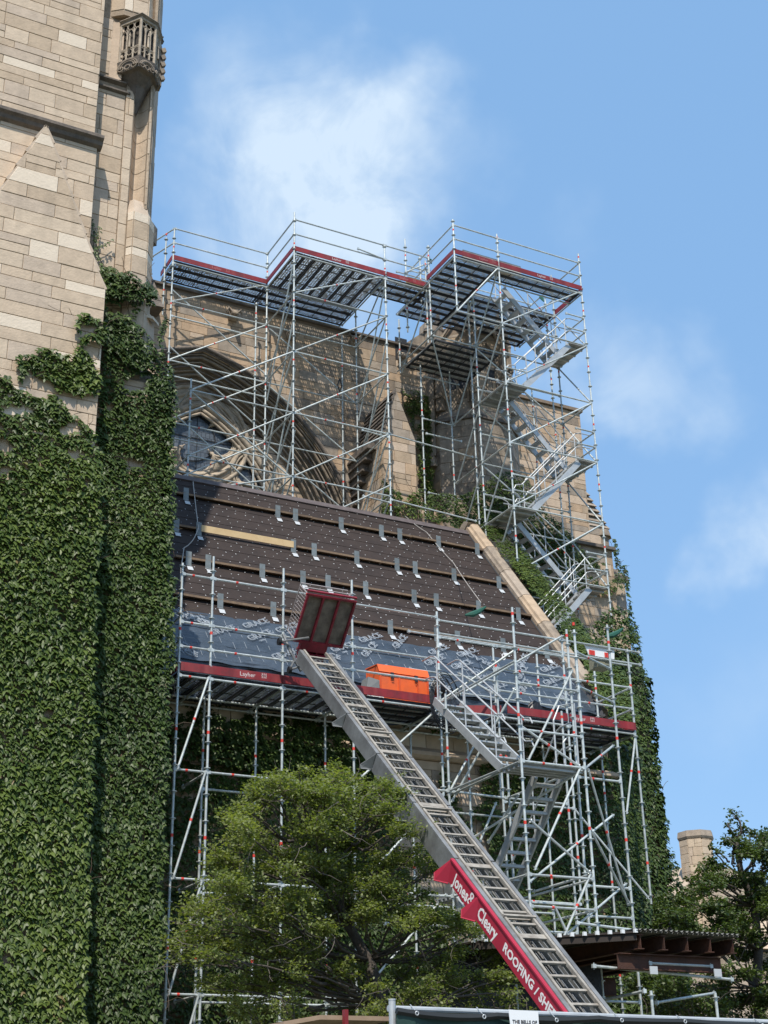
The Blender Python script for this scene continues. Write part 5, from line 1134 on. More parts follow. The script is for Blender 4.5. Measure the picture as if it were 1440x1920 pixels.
# deck
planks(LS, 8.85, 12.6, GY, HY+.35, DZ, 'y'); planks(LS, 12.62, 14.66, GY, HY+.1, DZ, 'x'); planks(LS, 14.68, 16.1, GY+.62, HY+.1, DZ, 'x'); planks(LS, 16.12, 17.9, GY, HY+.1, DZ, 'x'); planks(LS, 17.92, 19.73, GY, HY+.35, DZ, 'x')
for a, c in zip([8.85, 9.5, 11.04, 12.61, 14.66, 16.1, 17.9], [9.5, 11.04, 12.61, 14.66, 16.1, 17.9, 19.73]):
    ledger(LS, (a, GY, DZ-.09), (c, GY, DZ-.09), True); ledger(LS, (a, HY, DZ-.09), (c, HY, DZ-.09), False); ledger(LS, (c, GY, DZ-.10), (c, HY+.35, DZ-.10), False)
    ledger(LS, (a, HY+.36, DZ-.13), (c, HY+.36, DZ-.13), False)
for (a, c, l) in ((8.87, 12.58, (.33,)), (9.0, 9.01, ()), (12.63, 14.6, ()), (16.3, 17.88, ()), (17.92, 19.73, (.05,))):
    if c-a > .1: toe(LS, (a, GY-.045, DZ), (c, GY-.045, DZ), letters=l, h=.17)
toe(LS, (11.0, GY-.06, DZ+.004), (12.6, GY-.06, DZ+.004), letters=(.55,), lm=LETTERD)
toe(LS, (15.3, GY+.5, DZ), (16.25, GY+.1, DZ), h=.2)
toe(LS, (19.77, GY, DZ), (19.77, HY, DZ), out_=(1, 0, 0)); toe(LS, (8.82, HY+.3, DZ), (8.82, GY, DZ), out_=(-1, 0, 0))
for a, c in zip(XS[:-1], XS[1:]):
    for z in (.5, 1.0, 2.0):
        if a > 12.6 and z == 2.0: z = 1.95
        ledger(LS, (a, GY, DZ+z), (c, GY, DZ+z), a < 12, name='guardrail')
for z in (.5, 1.0, 1.5): ledger(LS, (8.85, GY, DZ+z+.1), (8.85, HY+.3, DZ+z+.1), False, name='guardrail')
for z in (.5, 1.0): ledger(LS, (16.1, GY, DZ+z), (17.9, GY, DZ+z), name='guardrail'); ledger(LS, (17.9, GY, DZ+z), (19.73, GY, DZ+z), name='guardrail'); ledger(LS, (19.73, GY, DZ+z), (19.73, HY, DZ+z), False, name='guardrail')
for z in (1.5,): ledger(LS, (14.66, GY, DZ+z), (16.1, GY, DZ+z), name='guardrail'); ledger(LS, (16.1, GY, DZ+z), (17.9, GY, DZ+z), name='guardrail')
# long lattice rails above the right end
for z in (11.92, 11.62): ledger(LS, (14.66, GY+.02, z), (17.9, GY+.02, z), False); ledger(LS, (17.9, GY+.02, z), (20.1, GY+.02, z), False)
ledger(LS, (14.2, GY+.5, 11.75), (20.2, GY+.5, 11.75), False); ledger(LS, (14.66, HY, 11.2), (17.9, HY, 11.2), False); ledger(LS, (14.9, HY, 10.8), (19.0, HY, 10.8), False)
brace(LS, (14.66, GY-.03, 10.1), (16.1, GY-.9, 11.2), False); brace(LS, (14.9, GY-.06, 10.15), (17.9, GY-.06, 12.0), False)
for (px, py) in ((890, 1150), (1150, 1190)):
    c = atY(px, py, GY+.3); s_ = MB(); s_.path([c+Vector((-.25, 0, -.08)), c+Vector((-.05, 0, -.03)), c+Vector((.1, 0, .05)), c+Vector((.3, 0, .2))], [.02, .07, .06, .02], 7); s_.build('green_clamp_sleeve', GREENT, LS)

# ------------------------------------------------------------------ FRONT STAIR TOWER (lower right)
FS = empty('front_stair_scaffold', (15, 22, 0), 'scaffold bay with aluminium stairs zigzagging from the long deck down to the ground', 'scaffold', 'scaffolds round the church')
SX0, SX1, SX2, SY, SZ = 14.32, 15.74, 17.05, 21.46, 22.1
for x, y, z0, z1 in ((SX0, SY, 0, 11.0), (SX1, SY, 0, 10.7), (SX1+.28, SZ, 0, 10.9), (SX2, SZ, 0, 11.3), (SX0, 24.1, 0, 9.9), (SX1+.05, 24.2, 0, 9), (SX2+.2, 24.2, 1, 10)):
    pole(FS, x, y, z0, z1)
for z in (8.0, 5.95, 5.4, 3.9, 2.0):
    ledger(FS, (SX0, SY, z), (SX1, SY, z)); ledger(FS, (SX1+.28, SZ, z), (SX2, SZ, z), z in (8.0, 4.0)); ledger(FS, (SX0, 24.1, z), (SX1, 24.2, z), False); ledger(FS, (SX0-1.5, 24.2, z), (SX0, 24.1, z)); ledger(FS, (SX1, 24.2, z), (SX2+.2, 24.2, z), False)
    ledger(FS, (SX0, SY, z), (SX0, 24.1, z), False); ledger(FS, (SX1, SY, z), (SX1, 24.2, z), False)
for z in (9.9, 9.0): ledger(FS, (SX0, SY, z-.4), (SX1, SY, z-.4)); 
ledger(FS, (SX1, SY, 10.3), (SX2, SZ, 10.3)); ledger(FS, (SX1, SY, 9.6), (SX2, SZ, 9.6))
def dg(x0, y0, Y0, x1_, y1_, Y1, red=True): brace(FS, atY(x0, y0, Y0), atY(x1_, y1_, Y1), red)
dg(1073, 1257, SY, 990, 1427, SY); dg(975, 1360, SY, 1088, 1438, SY); dg(1088, 1440, SY, 1003, 1630, SY); dg(1103, 1443, SY, 1178, 1697, SZ); dg(1150, 1528, SZ, 993, 1653, SY); dg(993, 1537, SY, 1107, 1637, SY, False)
dg(1108, 1637, SY, 1052, 1769, SY); dg(1174, 1657, SZ, 1046, 1766, SY); dg(1107, 1555, SY, 1180, 1695, SZ); dg(1150, 1398, SZ, 1098, 1440, SY); dg(828, 1317, GY-.05, 965, 1240, SY, False); dg(840, 1490, 24.2, 913, 1353, 24.2); dg(847, 1503, 24.1, 966, 1290, 23.0, False)
dg(841, 1492, 24.3, 948, 1443, SZ, False); dg(1090, 1445, SY, 880, 1575, 24.1, False); dg(1107, 1640, SY, 1000, 1672, 23.0, False); dg(925, 1240+60, 23.5, 860, 1262, GY, False); dg(900, 1578, 24.1, 930, 1505, 24.1, False); dg(915, 1580, 24.2, 972, 1490, 23, False)
dg(1040, 1700, SY, 1125, 1880, SY, False); dg(1075, 1810, SY, 1125, 1848, SY)
landing(FS, SX0, SX1, SY+.02, SZ+.05, 8.0); landing(FS, SX0, SX1, 24.15, 24.8, 6.0)
stair(FS, (14.32, 24.55, DZ-.05), (14.32, 22.15, 8.02), .62, (1, 0, 0), n=9, hs=(0, 1)); stair(FS, (15.10, 22.2, 7.95), (15.10, 24.2, 6.0), .6, (1, 0, 0), n=9, hs=(1,)); stair(FS, (14.4, 24.2, 5.95), (14.4, 22.2, 4.0), .6, (1, 0, 0), n=9, hs=(0, 1)); stair(FS, (15.10, 22.2, 3.95), (15.10, 24.2, 2.0), .6, (1, 0, 0), n=9, hs=(1,))
s_ = MB(); s_.path([(15.1, SY, 8.05), (15.1, SY, 8.85), (15.25, SY, 9.15), (15.6, SY, 9.25), (15.6, SY, 8.05)], .018, 7); s_.path([(15.3, SY+.02, 8.05), (15.3, SY+.02, 8.45), (15.42, SY+.02, 8.6), (15.62, SY+.02, 8.65)], .018, 7); s_.build('landing_gate', ALU, FS)
tp = text('8', .22, atY(940, 1233, 24.8)+Vector((0, 0, -.05)), (1, 0, 0), (0, 0, 1), WHT, LS, 'tag_number', .008)

# ================================================================== HOIST
HO = empty('ladder_hoist', (11.5, 14, 0), 'inclined grey ladder hoist leaning from the ground to the deck with red lettered side board', 'ladder hoist')
hd = Vector((0, 24.30-16.15, 10.52-3.2)).normalized(); hu = Vector((0, -hd.z, hd.y)); H0 = Vector((11.08, 16.15, 3.2))+hu*.14
hd = (Vector((11.12, 24.30, 10.52))+hu*.05-H0).normalized(); hu = Vector((0, -hd.z, hd.y)); HX = .59
def hp(x, s, u=0): return H0+Vector((x, 0, 0))+hd*s+hu*u
LH = 10.95; SB = -2.2
def channel(x, flip, s0, s1, h, name='side_rail'):
    b = MB(); f = 1 if flip else -1
    b.obox(hp(x, (s0+s1)/2, -h/2), (.006, 0, 0), hd*((s1-s0)/2), hu*(h/2)); b.obox(hp(x-f*.03, (s0+s1)/2, .004), (.035, 0, 0), hd*((s1-s0)/2), hu*.006); b.obox(hp(x-f*.03, (s0+s1)/2, -h-.004), (.035, 0, 0), hd*((s1-s0)/2), hu*.006)
    o = b.build(name, HOISTG, HO); return o
secs = [(SB-1.8, 3.33), (3.36, 5.0), (5.03, 6.64), (6.67, 8.16), (8.19, LH)]; hs = (.34, .34, .31, .27, .24)
for (s0, s1), h in zip(secs, hs): channel(-.005, False, s0, s1, h)
for (s0, s1), h in zip(secs, hs): channel(HX+.10, True, s0, s1, h)
for x in (.09, HX-.02):
    b = MB(); b.obox(hp(x, (SB+LH)/2, .0), (.02, 0, 0), hd*((LH-SB)/2), hu*.028); b.build('inner_rail', HOISTL, HO)
s_ = SB
while s_ < LH-.1:
    b = MB(); w = .022 if int(round((s_-SB)/.30)) % 6 else .05
    b.obox(hp(HX/2+.03, s_, -.01), (HX/2-.03, 0, 0), hd*w, hu*.012); b.build('rung', HOISTL, HO); 
    b = MB(); b.tube(hp(.12, s_+.1, -.10), hp(HX-.04, s_+.1, -.10), .010, 6); b.build('rung', HOISTG, HO)
    s_ += .30
for x in (.22, .31, .42, .5): 
    b = MB(); b.tube(hp(x, SB, -.05), hp(x+.03, LH-.3, -.04), .006, 5); b.build('hoist_cable', HOISTG, HO)
for s_ in (1.95, 4.95, 7.6):     # wide cross plates
    b = MB(); b.obox(hp(HX/2+.04, s_, -.04), (HX/2-.02, 0, 0), hd*.10, hu*.01); b.obox(hp(HX/2+.04, s_-.12, .03), (HX/2-.02, 0, 0), hd*.02, hu*.02); b.build('cross_plate', HOISTL, HO)
    for k_ in range(4): q = MB(); q.tube(hp(.2+.16*k_, s_, -.028), hp(.2+.16*k_, s_, -.022), .012, 6); q.build('bolt', LEAD, HO)
def ear(s_, h, m_, sc=1.0):
    b = MB(); a = hp(-.02, s_, -h*.0); pts = [hp(-.012, s_+.02, -.02), hp(-.012, s_-.01, -h-.02), hp(-.20*sc, s_+.10, -h-.10*sc), hp(-.22*sc, s_+.14, -h-.02)]
    b.prism(pts, hd*-.012); b.path([pts[1], pts[2], pts[3]], .014, 5); b.build('section_bracket', m_, HO)
ear(8.19, .25, HOISTG, .7); ear(6.67, .28, HOISTG, .75); ear(5.03, .32, HOISTG, .8)
# red lettered board on the left side
B0, B1 = SB, 3.36
b = MB(); b.obox(hp(-.045, (B0+B1)/2, -.165), (.012, 0, 0), hd*((B1-B0)/2), hu*.165); b.obox(hp(-.045, (B0+B1)/2, -.015), (.03, 0, 0), hd*((B1-B0)/2), hu*.012); rb = b.build('lettered_board', HRED, HO)
for s_, sc in ((3.34, .72), (2.36, .66)):
    b = MB(); b.prism([hp(-.058, s_, .0), hp(-.058, s_-.12, -.35), hp(-.24*sc, s_+.10, -.44), hp(-.22*sc, s_+.18, -.36)], hd*.012); b.path([hp(-.058, s_-.12, -.35), hp(-.24*sc, s_+.10, -.44), hp(-.22*sc, s_+.18, -.36)], .012, 5); b.build('board_fin', HRED, rb)
tdx = -hd; tdy = hu
for (t_, sz, s_, l_, u_, f) in (('Jones', .25, 3.12, .50, -.28, .006), ('&', .30, 2.62, .20, -.27, .0), ('Cleary', .25, 2.26, .62, -.27, .006), ('ROOFING / SHEET METAL', .175, 1.42, 2.35, -.25, .005)):
    text(t_, sz, hp(-.0585, s_, u_), tdx, tdy, WHT, rb, 'lettering', .001, font_off=f, fit=l_)
# drive frame and cart at the top
TRT = Vector((12.24, 24.0, 11.66)); TLF = Vector((11.15, 24.0, 11.66)); wv = Vector((0, .63, -.74)).normalized(); cv = Vector((0, .72, .62)).normalized(); nv = Vector((0, -.74, -.63)).normalized()
b = MB()
for i in range(3): 
    xa = 11.17+1.05*i/3; b.prism([Vector((xa+.03, 0, 0))+Vector((0, 24, 11.66))+wv*.03, Vector((xa+.33, 0, 0))+Vector((0, 24, 11.66))+wv*.03, Vector((xa+.33, 0, 0))+Vector((0, 24, 11.66))+wv*.98, Vector((xa+.03, 0, 0))+Vector((0, 24, 11.66))+wv*.98], cv*.02)
CT = empty('hoist_cart', (11.7, 24.3, 10.7), 'maroon hoist cart with dark wooden panels and wire cage at the top of the hoist', 'hoist cart')
b.build('floor_board', OLDWOOD, CT)
b = MB()
O = Vector((0, 24, 11.66))
def cp3(x, w, c=0): return Vector((x, 0, 0))+O+wv*w+cv*c
for x in (11.17, 11.52, 11.87, 12.22): b.obox(cp3(x, .5, -.03), (.02, 0, 0), wv*.50, cv*.03)
for w in (.0, 1.0): b.obox(cp3(11.695, w, -.03), (.545, 0, 0), wv*.022, cv*.032)
b.obox(cp3(11.695, -.07, -.0), (.545, 0, 0), wv*.016, cv*.03); b.build('cart_frame', MAROON, CT)
b = MB(); m1 = .46
for x in (11.17, 12.22):
    for w in (.0, .98): b.tube(cp3(x, w), cp3(x, w, m1), .012, 5)
    for c in (.0, m1): b.tube(cp3(x, 0, c), cp3(x, .98, c), .012, 5)
    for k_ in range(1, 14): b.tube(cp3(x, .07*k_, 0), cp3(x, .07*k_, m1), .0045, 4, caps=False)
    for k_ in range(1, 5): b.tube(cp3(x, 0, m1*k_/5), cp3(x, .98, m1*k_/5), .0035, 4, caps=False)
for c in (.0, m1*.5, m1): b.tube(cp3(11.17, -.05, c), cp3(12.22, -.05, c), .011, 5)
b.build('wire_cage', MESHW, CT)
b = MB(); b.obox(cp3(11.60, 1.10, .0), (.28, 0, 0), wv*.09, cv*.06); b.obox(cp3(11.62, 1.26, -.04), (.30, 0, 0), wv*.022, cv*.10); b.obox(cp3(11.60, 1.36, .02), (.26, 0, 0), wv*.02, cv*.06)
for x in (11.34, 11.5, 11.72, 11.9): b.obox(cp3(x, 1.2, .0), (.014, 0, 0), wv*.18, cv*.05); 
b.tube(cp3(11.3, 1.2, .05), cp3(11.95, 1.22, .05), .03, 8); b.build('tilting_frame', MAROON, CT)
for (px, py, r_) in ((524, 1203, .075), (543, 1256, .07)):
    b = MB(); c = atY(px, py, 24.5); b.tube(c-Vector((.03, 0, 0)), c+Vector((.03, 0, 0)), r_, 14); b.build('wheel', RUBBER, CT)
b = MB(); a = atY(524, 1203, 24.5); c = atY(543, 1256, 24.5)
b.path([a, a+Vector((.2, 0, -.05)), c+Vector((.1, 0, .2)), c], .02, 6); b.path([a+Vector((.12, .1, .2)), a+Vector((.25, 0, -.2)), c+Vector((.25, 0, .0))], .03, 6); b.tube(a, a+Vector((.55, -.2, .1)), .02, 6); b.tube(c, c+Vector((.5, -.2, .2)), .02, 6)
for k_ in range(5): b.tube(a+Vector((.1+.06*k_, 0, -.02)), c+Vector((.05+.07*k_, 0, .1)), .007, 4)
b.build('wheel_carriage', HOISTG, CT)

# ================================================================== THINGS ON THE DECK
OB = empty('site_box', (13.9, 25.6, DZ+.01), 'bright orange steel site box with sloping lid end on the long deck', 'tool box')
b = MB(); x0, x1 = 13.46, 14.66; pr = [(25.35, DZ+.01), (25.35, DZ+.70), (25.42, DZ+.86), (25.95, DZ+.90), (25.95, DZ+.01)]
b.prism([(x0, y, z) for y, z in pr][::-1], (x1-x0, 0, 0)); b.build('box_body', ORANGE, OB)
b = MB(); b.box(x0, x1+.01, 25.33, 25.349, DZ+.02, DZ+.24); b.build('worn_lower_panel', ORD, OB)
b = MB(); b.box(x0-.01, x1+.012, 25.325, 25.345, DZ+.66, DZ+.69); b.prism([(x0-.012, y, z+.012) for y, z in ((25.34, DZ+.70), (25.42, DZ+.865), (25.96, DZ+.91), (25.96, DZ+.93), (25.41, DZ+.885), (25.32, DZ+.70))][::-1], (x1-x0+.024, 0, 0)); b.build('lid', ORANGE, OB)
for xx in (x0+.03, x0+.48, x0+.93, x1-.03): b = MB(); b.box(xx-.018, xx+.018, 25.334, 25.349, DZ+.25, DZ+.655); b.build('rib', ORD, OB)
for xx in (x0+.3, x1-.32): b = MB(); b.box(xx-.04, xx+.04, 25.315, 25.324, DZ+.60, DZ+.72); b.tube((xx-.03, 25.305, DZ+.585), (xx+.03, 25.305, DZ+.585), .008, 6); b.build('latch', LEAD, OB)
b = MB(); b.prism([(x0-.34, 25.30, DZ+.25), (x0-.02, 25.30, DZ+.22), (x0-.02, 25.30, DZ+.50), (x0-.26, 25.34, DZ+.56)], (0, .3, 0)); tag(b.build('grey_tarp_bundle', GREY), 'grey sheet bundle leaning against the left end of the orange box', 'tarp')
b = MB(); b.box(x0-.32, x0-.03, 25.1, 25.4, DZ+.01, DZ+.13); b.box(x0-.28, x0-.05, 25.12, 25.38, DZ+.131, DZ+.21); tag(b.build('white_foam_blocks', WHT), 'white foam blocks stacked at the left foot of the orange box', 'foam block')
HR = empty('hose_reel', (14.78, 25.0, DZ+.2), 'black hose reel with coiled cables hanging over the deck edge beside the orange box', 'hose reel')
b = MB(); b.tube((14.72, 25.1, DZ+.42), (14.84, 25.1, DZ+.42), .16, 16); b.tube((14.70, 25.1, DZ+.42), (14.86, 25.1, DZ+.42), .09, 10); b.build('reel', BLACK, HR)
cx_, cz_ = 14.58, DZ+.12; b = MB()
for k_ in range(9):
    rr_ = .30+.02*k_; b.path([(cx_+.02*k_+rr_*.75*math.cos(t), GY-.10-.008*k_, cz_-.08*(k_ % 3)+rr_*1.35*math.sin(t)) for t in [2*math.pi*j/20 for j in range(20)]], .009, 5, closed=True)
b.build('coiled_cable', BLACK, HR)
b = MB(); n = 9; P = []
for q in range(7):
    for j in range(14):
        t = 2*math.pi*j/14; z = q/6; r_ = (.30-.22*z)*(1+.12*math.sin(3*t+q))+.02; P.append((17.45+r_*1.1*math.cos(t)+.06*math.sin(q), 25.4+r_*.6*math.sin(t), DZ+.02+.50*z+.03*math.sin(5*t)))
b.add(P, [(q*14+j, q*14+(j+1) % 14, (q+1)*14+(j+1) % 14, (q+1)*14+j) for q in range(6) for j in range(14)]+[tuple(range(84, 98))]); tag(b.build('rubbish_bag', BLACK), 'black plastic rubbish bag slumped behind the toe board right of the stairs', 'bag')
BNR = empty('banner', (18.9, 24.6, 11.7), 'small white banner with red lettering strapped to the scaffold near the ivy', 'banner')
p = [atY(*q, 24.95) for q in ((1096, 1208), (1152, 1217), (1152, 1236), (1104, 1228))]
b = MB(); b.prism(p, (0, .02, 0)); b.build('banner_sheet', PAPER, BNR)
for (px, w) in ((1105, 1.0), (1134, 1.0)): text('HALT' if False else 'III', .13, atY(px, 1226 if px < 1120 else 1231, 24.935), (1, 0, -.02), (0, 0, 1), REDB, BNR, 'lettering', .001, font_off=.012, sx=1.6)
b = MB(); c = atY(1125, 1243, 25.2); b.box(c.x-.2, c.x+.18, 25.0, 25.35, c.z-.16, c.z+.06); tag(b.build('bird_box', mat('grey_green_box', (.22, .22, .16), .8)), 'small grey-green box hanging just below the white and red banner', 'box')
# safety ropes on the roof
def rope(name, pts, label, r=.012):
    b = MB(); P = [Vector(p) for p in pts]; Q = []
    for i in range(len(P)-1):
        for k_ in range(5): t = k_/5; Q.append(P[i].lerp(P[i+1], t)+Vector((0, 0, -.03*math.sin(math.pi*t))))
    Q.append(P[-1]); b.path(Q, r, 5); tag(b.build(name, mat('rope_grey', (.38, .36, .33), .8)), label, 'rope')
rope('safety_rope', [onroof(362, 903, .1), onroof(372, 990, .2), onroof(362, 1012, .12), onroof(345, 1027, .12), onroof(340, 1060, .3), atY(338, 1090, GY)], 'pale safety rope curving down the left end of the stripped roof')
rope('safety_rope', [onroof(760, 968, .05), onroof(800, 998, .08), onroof(850, 1055, .08), atY(902, 1130, 25.6)], 'thin safety rope running diagonally down the right half of the stripped roof', .009)

# ================================================================== CANOPY, FENCE, FAR CHIMNEY
CN = empty('site_canopy', (15.5, 19, 0), 'protective canopy of rusty steel beams under a corrugated roof on scaffold legs', 'canopy')
CY = 18.6; cz = 4.55; ca = atY(1195, 1748, CY); cb = atY(1378, 1758, CY); CZ_ = ca.z
b = MB(); nx_ = 40; vs = []
x0, x1 = ca.x-.05, cb.x+.05
for j in range(2):
    for i in range(81): vs.append((x0+(x1-x0)*i/80, CY-.05+4.6*j, CZ_+(.03 if i % 4 < 2 else 0)))
vs2 = [(x, y, z+.03) for x, y, z in vs]
b.add(vs, [(i, i+81, i+82, i+1) for i in range(80)]); b.add(vs2, [(i, i+1, i+82, i+81) for i in range(80)]); b.build('corrugated_roof', mat('corrugated_edge', (.22, .22, .2), .6, .3), CN)
def ibeam(par, p, q, h=.26, w=.075):
    p = Vector(p); q = Vector(q); d = (q-p).normalized(); L_ = (q-p).length; s_ = d.cross(Vector((0, 0, 1))).normalized(); m_ = (p+q)/2; b = MB()
    b.obox(m_, d*L_/2, s_*.006, (0, 0, h/2)); b.obox(m_+Vector((0, 0, h/2+.006)), d*L_/2, s_*w, (0, 0, .007)); b.obox(m_-Vector((0, 0, h/2+.006)), d*L_/2, s_*w, (0, 0, .007)); b.build('steel_beam', RUST, par)
for i in range(5): x = ca.x+.05+.47*i; ibeam(CN, (x, CY, CZ_-.14), (x, CY+4.4, CZ_-.14), .2, .06)
ibeam(CN, (ca.x-.25, CY+.25, CZ_-.42), (cb.x-.15, CY+.25, CZ_-.42), .22, .075)
ibeam(CN, (ca.x-.45, CY+3.2, CZ_-.48), (cb.x-.1, CY+3.2, CZ_-.48), .28, .09)
for px in (1215, 1334):
    p = atY(px, 1800, CY+.25); pole(CN, p.x, CY+.25, 0, CZ_-.75); b = MB(); b.obox((p.x, CY+.13, CZ_-.55), (.075, 0, 0), (0, .008, 0), (0, 0, .06)); b.build('beam_clamp_plate', BRKW, CN)
p = atY(1206, 1860, CY-.1); pole(CN, p.x, CY-.1, 0, 3.3); p = atY(1357, 1870, CY); pole(CN, p.x, CY-.1, 0, 3.25)
for (a, c) in (((1110, 1811, CY+.4), (1375, 1837, CY+.2)), ((1215, 1806, CY+.25), (1336, 1812, CY+.25)), ((1133, 1875, CY+1.5), (1210, 1858, CY-.1)), ((1230, 1880, CY+.5), (1340, 1862, CY+2.5)), ((1080, 1730, SY), (1195, 1745, SY)), ((1065, 1770, 21.5), (1130, 1773, 21.5))): ledger(CN, atY(*a), atY(*c), False)
for x, y in ((ca.x-.3, CY+2.5), (ca.x, CY+3.5), (ca.x+.9, CY+3.2), (ca.x-.9, CY+2.2)): pole(CN, x, y, 0, CZ_-.7)
b = MB(); b.box(ca.x-2.2, cb.x-1.0, CY+2.4, CY+2.45, 0, CZ_-.1); b.build('shade_back_sheet', BLACK, CN)  # added black sheet standing in for the deep shade under the canopy
b = MB(); b.prism([(ca.x-.02, CY-.04, CZ_-.01), (ca.x-.02, CY+4.4, CZ_-.01), (ca.x-1.9, CY+4.4, CZ_-.01), (ca.x-1.9, CY+1.9, CZ_-.01)], (0, 0, .03)); b.prism([(ca.x-.02, CY-.0, CZ_-.02), (ca.x-1.9, CY+1.9, CZ_-.02), (ca.x-1.9, CY+1.96, CZ_-.02), (ca.x-.02, CY+.06, CZ_-.02)], (0, 0, -.10)); b.build('side_roof_sheet', mat('dark_roof_sheet', (.03, .022, .018), .8), CN)
for i in range(14): b = MB(); t = i/13; c = Vector((ca.x-1.9+1.85*t, CY+1.86-1.88*t, CZ_+.02)); b.box(c.x-.03, c.x+.03, c.y-.02, c.y+.02, c.z-.03, c.z+.03); b.build('corrugation_end', PAPER, CN)

FN = empty('site_fence', (6.6, 8.9, 0), 'temporary fence covered in dark green windscreen fabric with black hem along the bottom edge', 'fence')
fx0, fx1, fy, fz = 4.78, 9.5, 8.9, 2.475
b = MB(); nx_ = 120; nz_ = 10; vs = []
def fh(x): t = (x-fx0); return fz-.012*t-.03*abs(math.sin(t*math.pi/.82))**.7*(.6+.4*math.sin(t*2))
for j in range(nz_+1):
    for i in range(nx_+1): x = fx0+(fx1-fx0)*i/nx_; z = fh(x)*(1-j/nz_)+.1*(j/nz_); vs.append((x, fy-.03+.018*math.sin(x*11+2*math.sin(z*3))+.01*math.sin(z*9+x*3), z))
b.add(vs, [(j*(nx_+1)+i, (j+1)*(nx_+1)+i, (j+1)*(nx_+1)+i+1, j*(nx_+1)+i+1) for j in range(nz_) for i in range(nx_)]); b.build('windscreen_fabric', FABR, FN, smooth=True)
b = MB(); b.path([(fx0+(fx1-fx0)*i/60, fy-.052, fh(fx0+(fx1-fx0)*i/60)-.022) for i in range(61)], .024, 5); b.build('hem', HEM, FN)
b = MB(); b.tube((fx0-.02, fy+.03, fz+.0), (fx1, fy+.03, fz-.05), .021, 10); b.build('top_rail', ALU, FN)
for x in (fx0,): b = MB(); b.tube((x, fy+.01, 0), (x, fy+.01, fz+.05), .024, 12); b.tube((x, fy+.01, fz+.05), (x, fy+.01, fz+.06), .026, 12); b.build('fence_post', ALU, FN)
for x in (4.92, 5.45, 6.0+.05, 6.62, 7.2, 7.95, 8.4): b = MB(); P = [(x+.012*math.cos(t), fy-.082, fh(x)-.022+.012*math.sin(t)) for t in [2*math.pi*j/10 for j in range(10)]]; b.path(P, .004, 5, closed=True); b.tube((x, fy-.07, fh(x)-.01), (x+.01, fy+.03, fz+.03-.012*(x-fx0)), .003, 4); b.build('grommet', ALU, FN)
SG = empty('site_sign', (5.78, 8.8, 2.3), 'white paper sign about the bells pinned to the green fence fabric', 'sign')
b = MB(); b.prism([(5.64, fy-.10, 2.475), (5.885, fy-.10, 2.465), (5.885, fy-.10, 2.0), (5.68, fy-.10, 2.0)], (0, .004, 0)); b.build('sign_sheet', PAPER, SG)
for t_, z, x in (('THE BELLS OF', 2.385, 5.665), ('SUMMER WILL', 2.335, 5.655)): text(t_, .033, (x, fy-.102, z), (1, 0, -.02), (0, 0, 1), INK, SG, 'lettering', .0005, font_off=.0008)
PB = empty('plywood_lean_to', (4.3, 9.4, 0), 'low plywood roof on a red post at the bottom edge left of the green fence', 'shelter')
p0 = atY(532, 1915, 9.4); p1 = atY(600, 1903, 9.4); p2 = atY(736, 1906, 9.4)
b = MB(); b.prism([p0, p1, p2, p2-Vector((0, 0, .03)), p1-Vector((0, 0, .03)), p0-Vector((0, 0, .03))], (0, .8, 0)); b.build('plywood_sheet', mat('plywood', (.34, .24, .16), .8, var=(.25, .17, .11), scale=6), PB)
b = MB(); c = atY(644, 1912, 9.38); b.box(c.x-.014, c.x+.014, 9.33, 9.37, 0, atY(644, 1893, 9.35).z); b.build('red_post', TOE, PB)
for px in (560, 700): c = atY(px, 1912, 9.8); b = MB(); b.box(c.x-.03, c.x+.03, 9.9, 9.96, 0, c.z-.04); b.build('timber_post', WOOD, PB)

CH = empty('stone_turret', (34, 40, 0), 'distant octagonal tan stone chimney rising above the trees at lower right', 'chimney')
cc = atY(1307, 1600, 41.5); ct = atY(1307, 1568, 41.5).z
o_ = MB(); octo(cc.x, 41.5, .68, 4, ct-.18, .60, mb=o_); core = o_.build('chimney_shaft', MORT, CH)
o_ = MB(); octo(cc.x, 41.5, .66, ct-.18, ct-.10, .70, mb=o_); octo(cc.x, 41.5, .70, ct-.099, ct+.12, .66, mb=o_); o_.build('chimney_cap', NV[2], CH)
pts = [Vector((cc.x+.64*math.cos(R(22.5+45*i)), 41.5+.64*math.sin(R(22.5+45*i)), 0)) for i in range(8)]
for i in (4, 5, 3):
    a = pts[i]; c = pts[(i+1) % 8]; U = c-a; L_ = U.length; U.normalize(); ashlar(CH, core, a, U, U.cross(Vector((0, 0, 1))), [[(0, 8), (L_, 8), (L_, ct-.2), (0, ct-.2)]], ST[:4], (4, 4, 3, 3), (.26, .34), (.3, .8), 140+i)
o_ = MB(); o_.prism([(cc.x-1.6, 41.2, 0), (cc.x+2.2, 41.2, 0), (cc.x+2.2, 41.2, 10.4), (cc.x+.3, 41.2, 10.9), (cc.x-1.6, 41.2, 9.4)], (0, 3, 0)); o_.build('low_gable_wall', ST[3], CH)
finish_stones(CH)
b = MB(); b.box(24, 60, 52, 60, 0, 9.5); b.add([(24, 51.5, 9.4), (60, 51.5, 9.4), (60, 56, 12), (24, 56, 12)], [(0, 1, 2, 3)]); FH = tag(b.build('distant_stone_building', ST[2]), 'pale stone building glimpsed through the leaves behind the right tree', 'building')

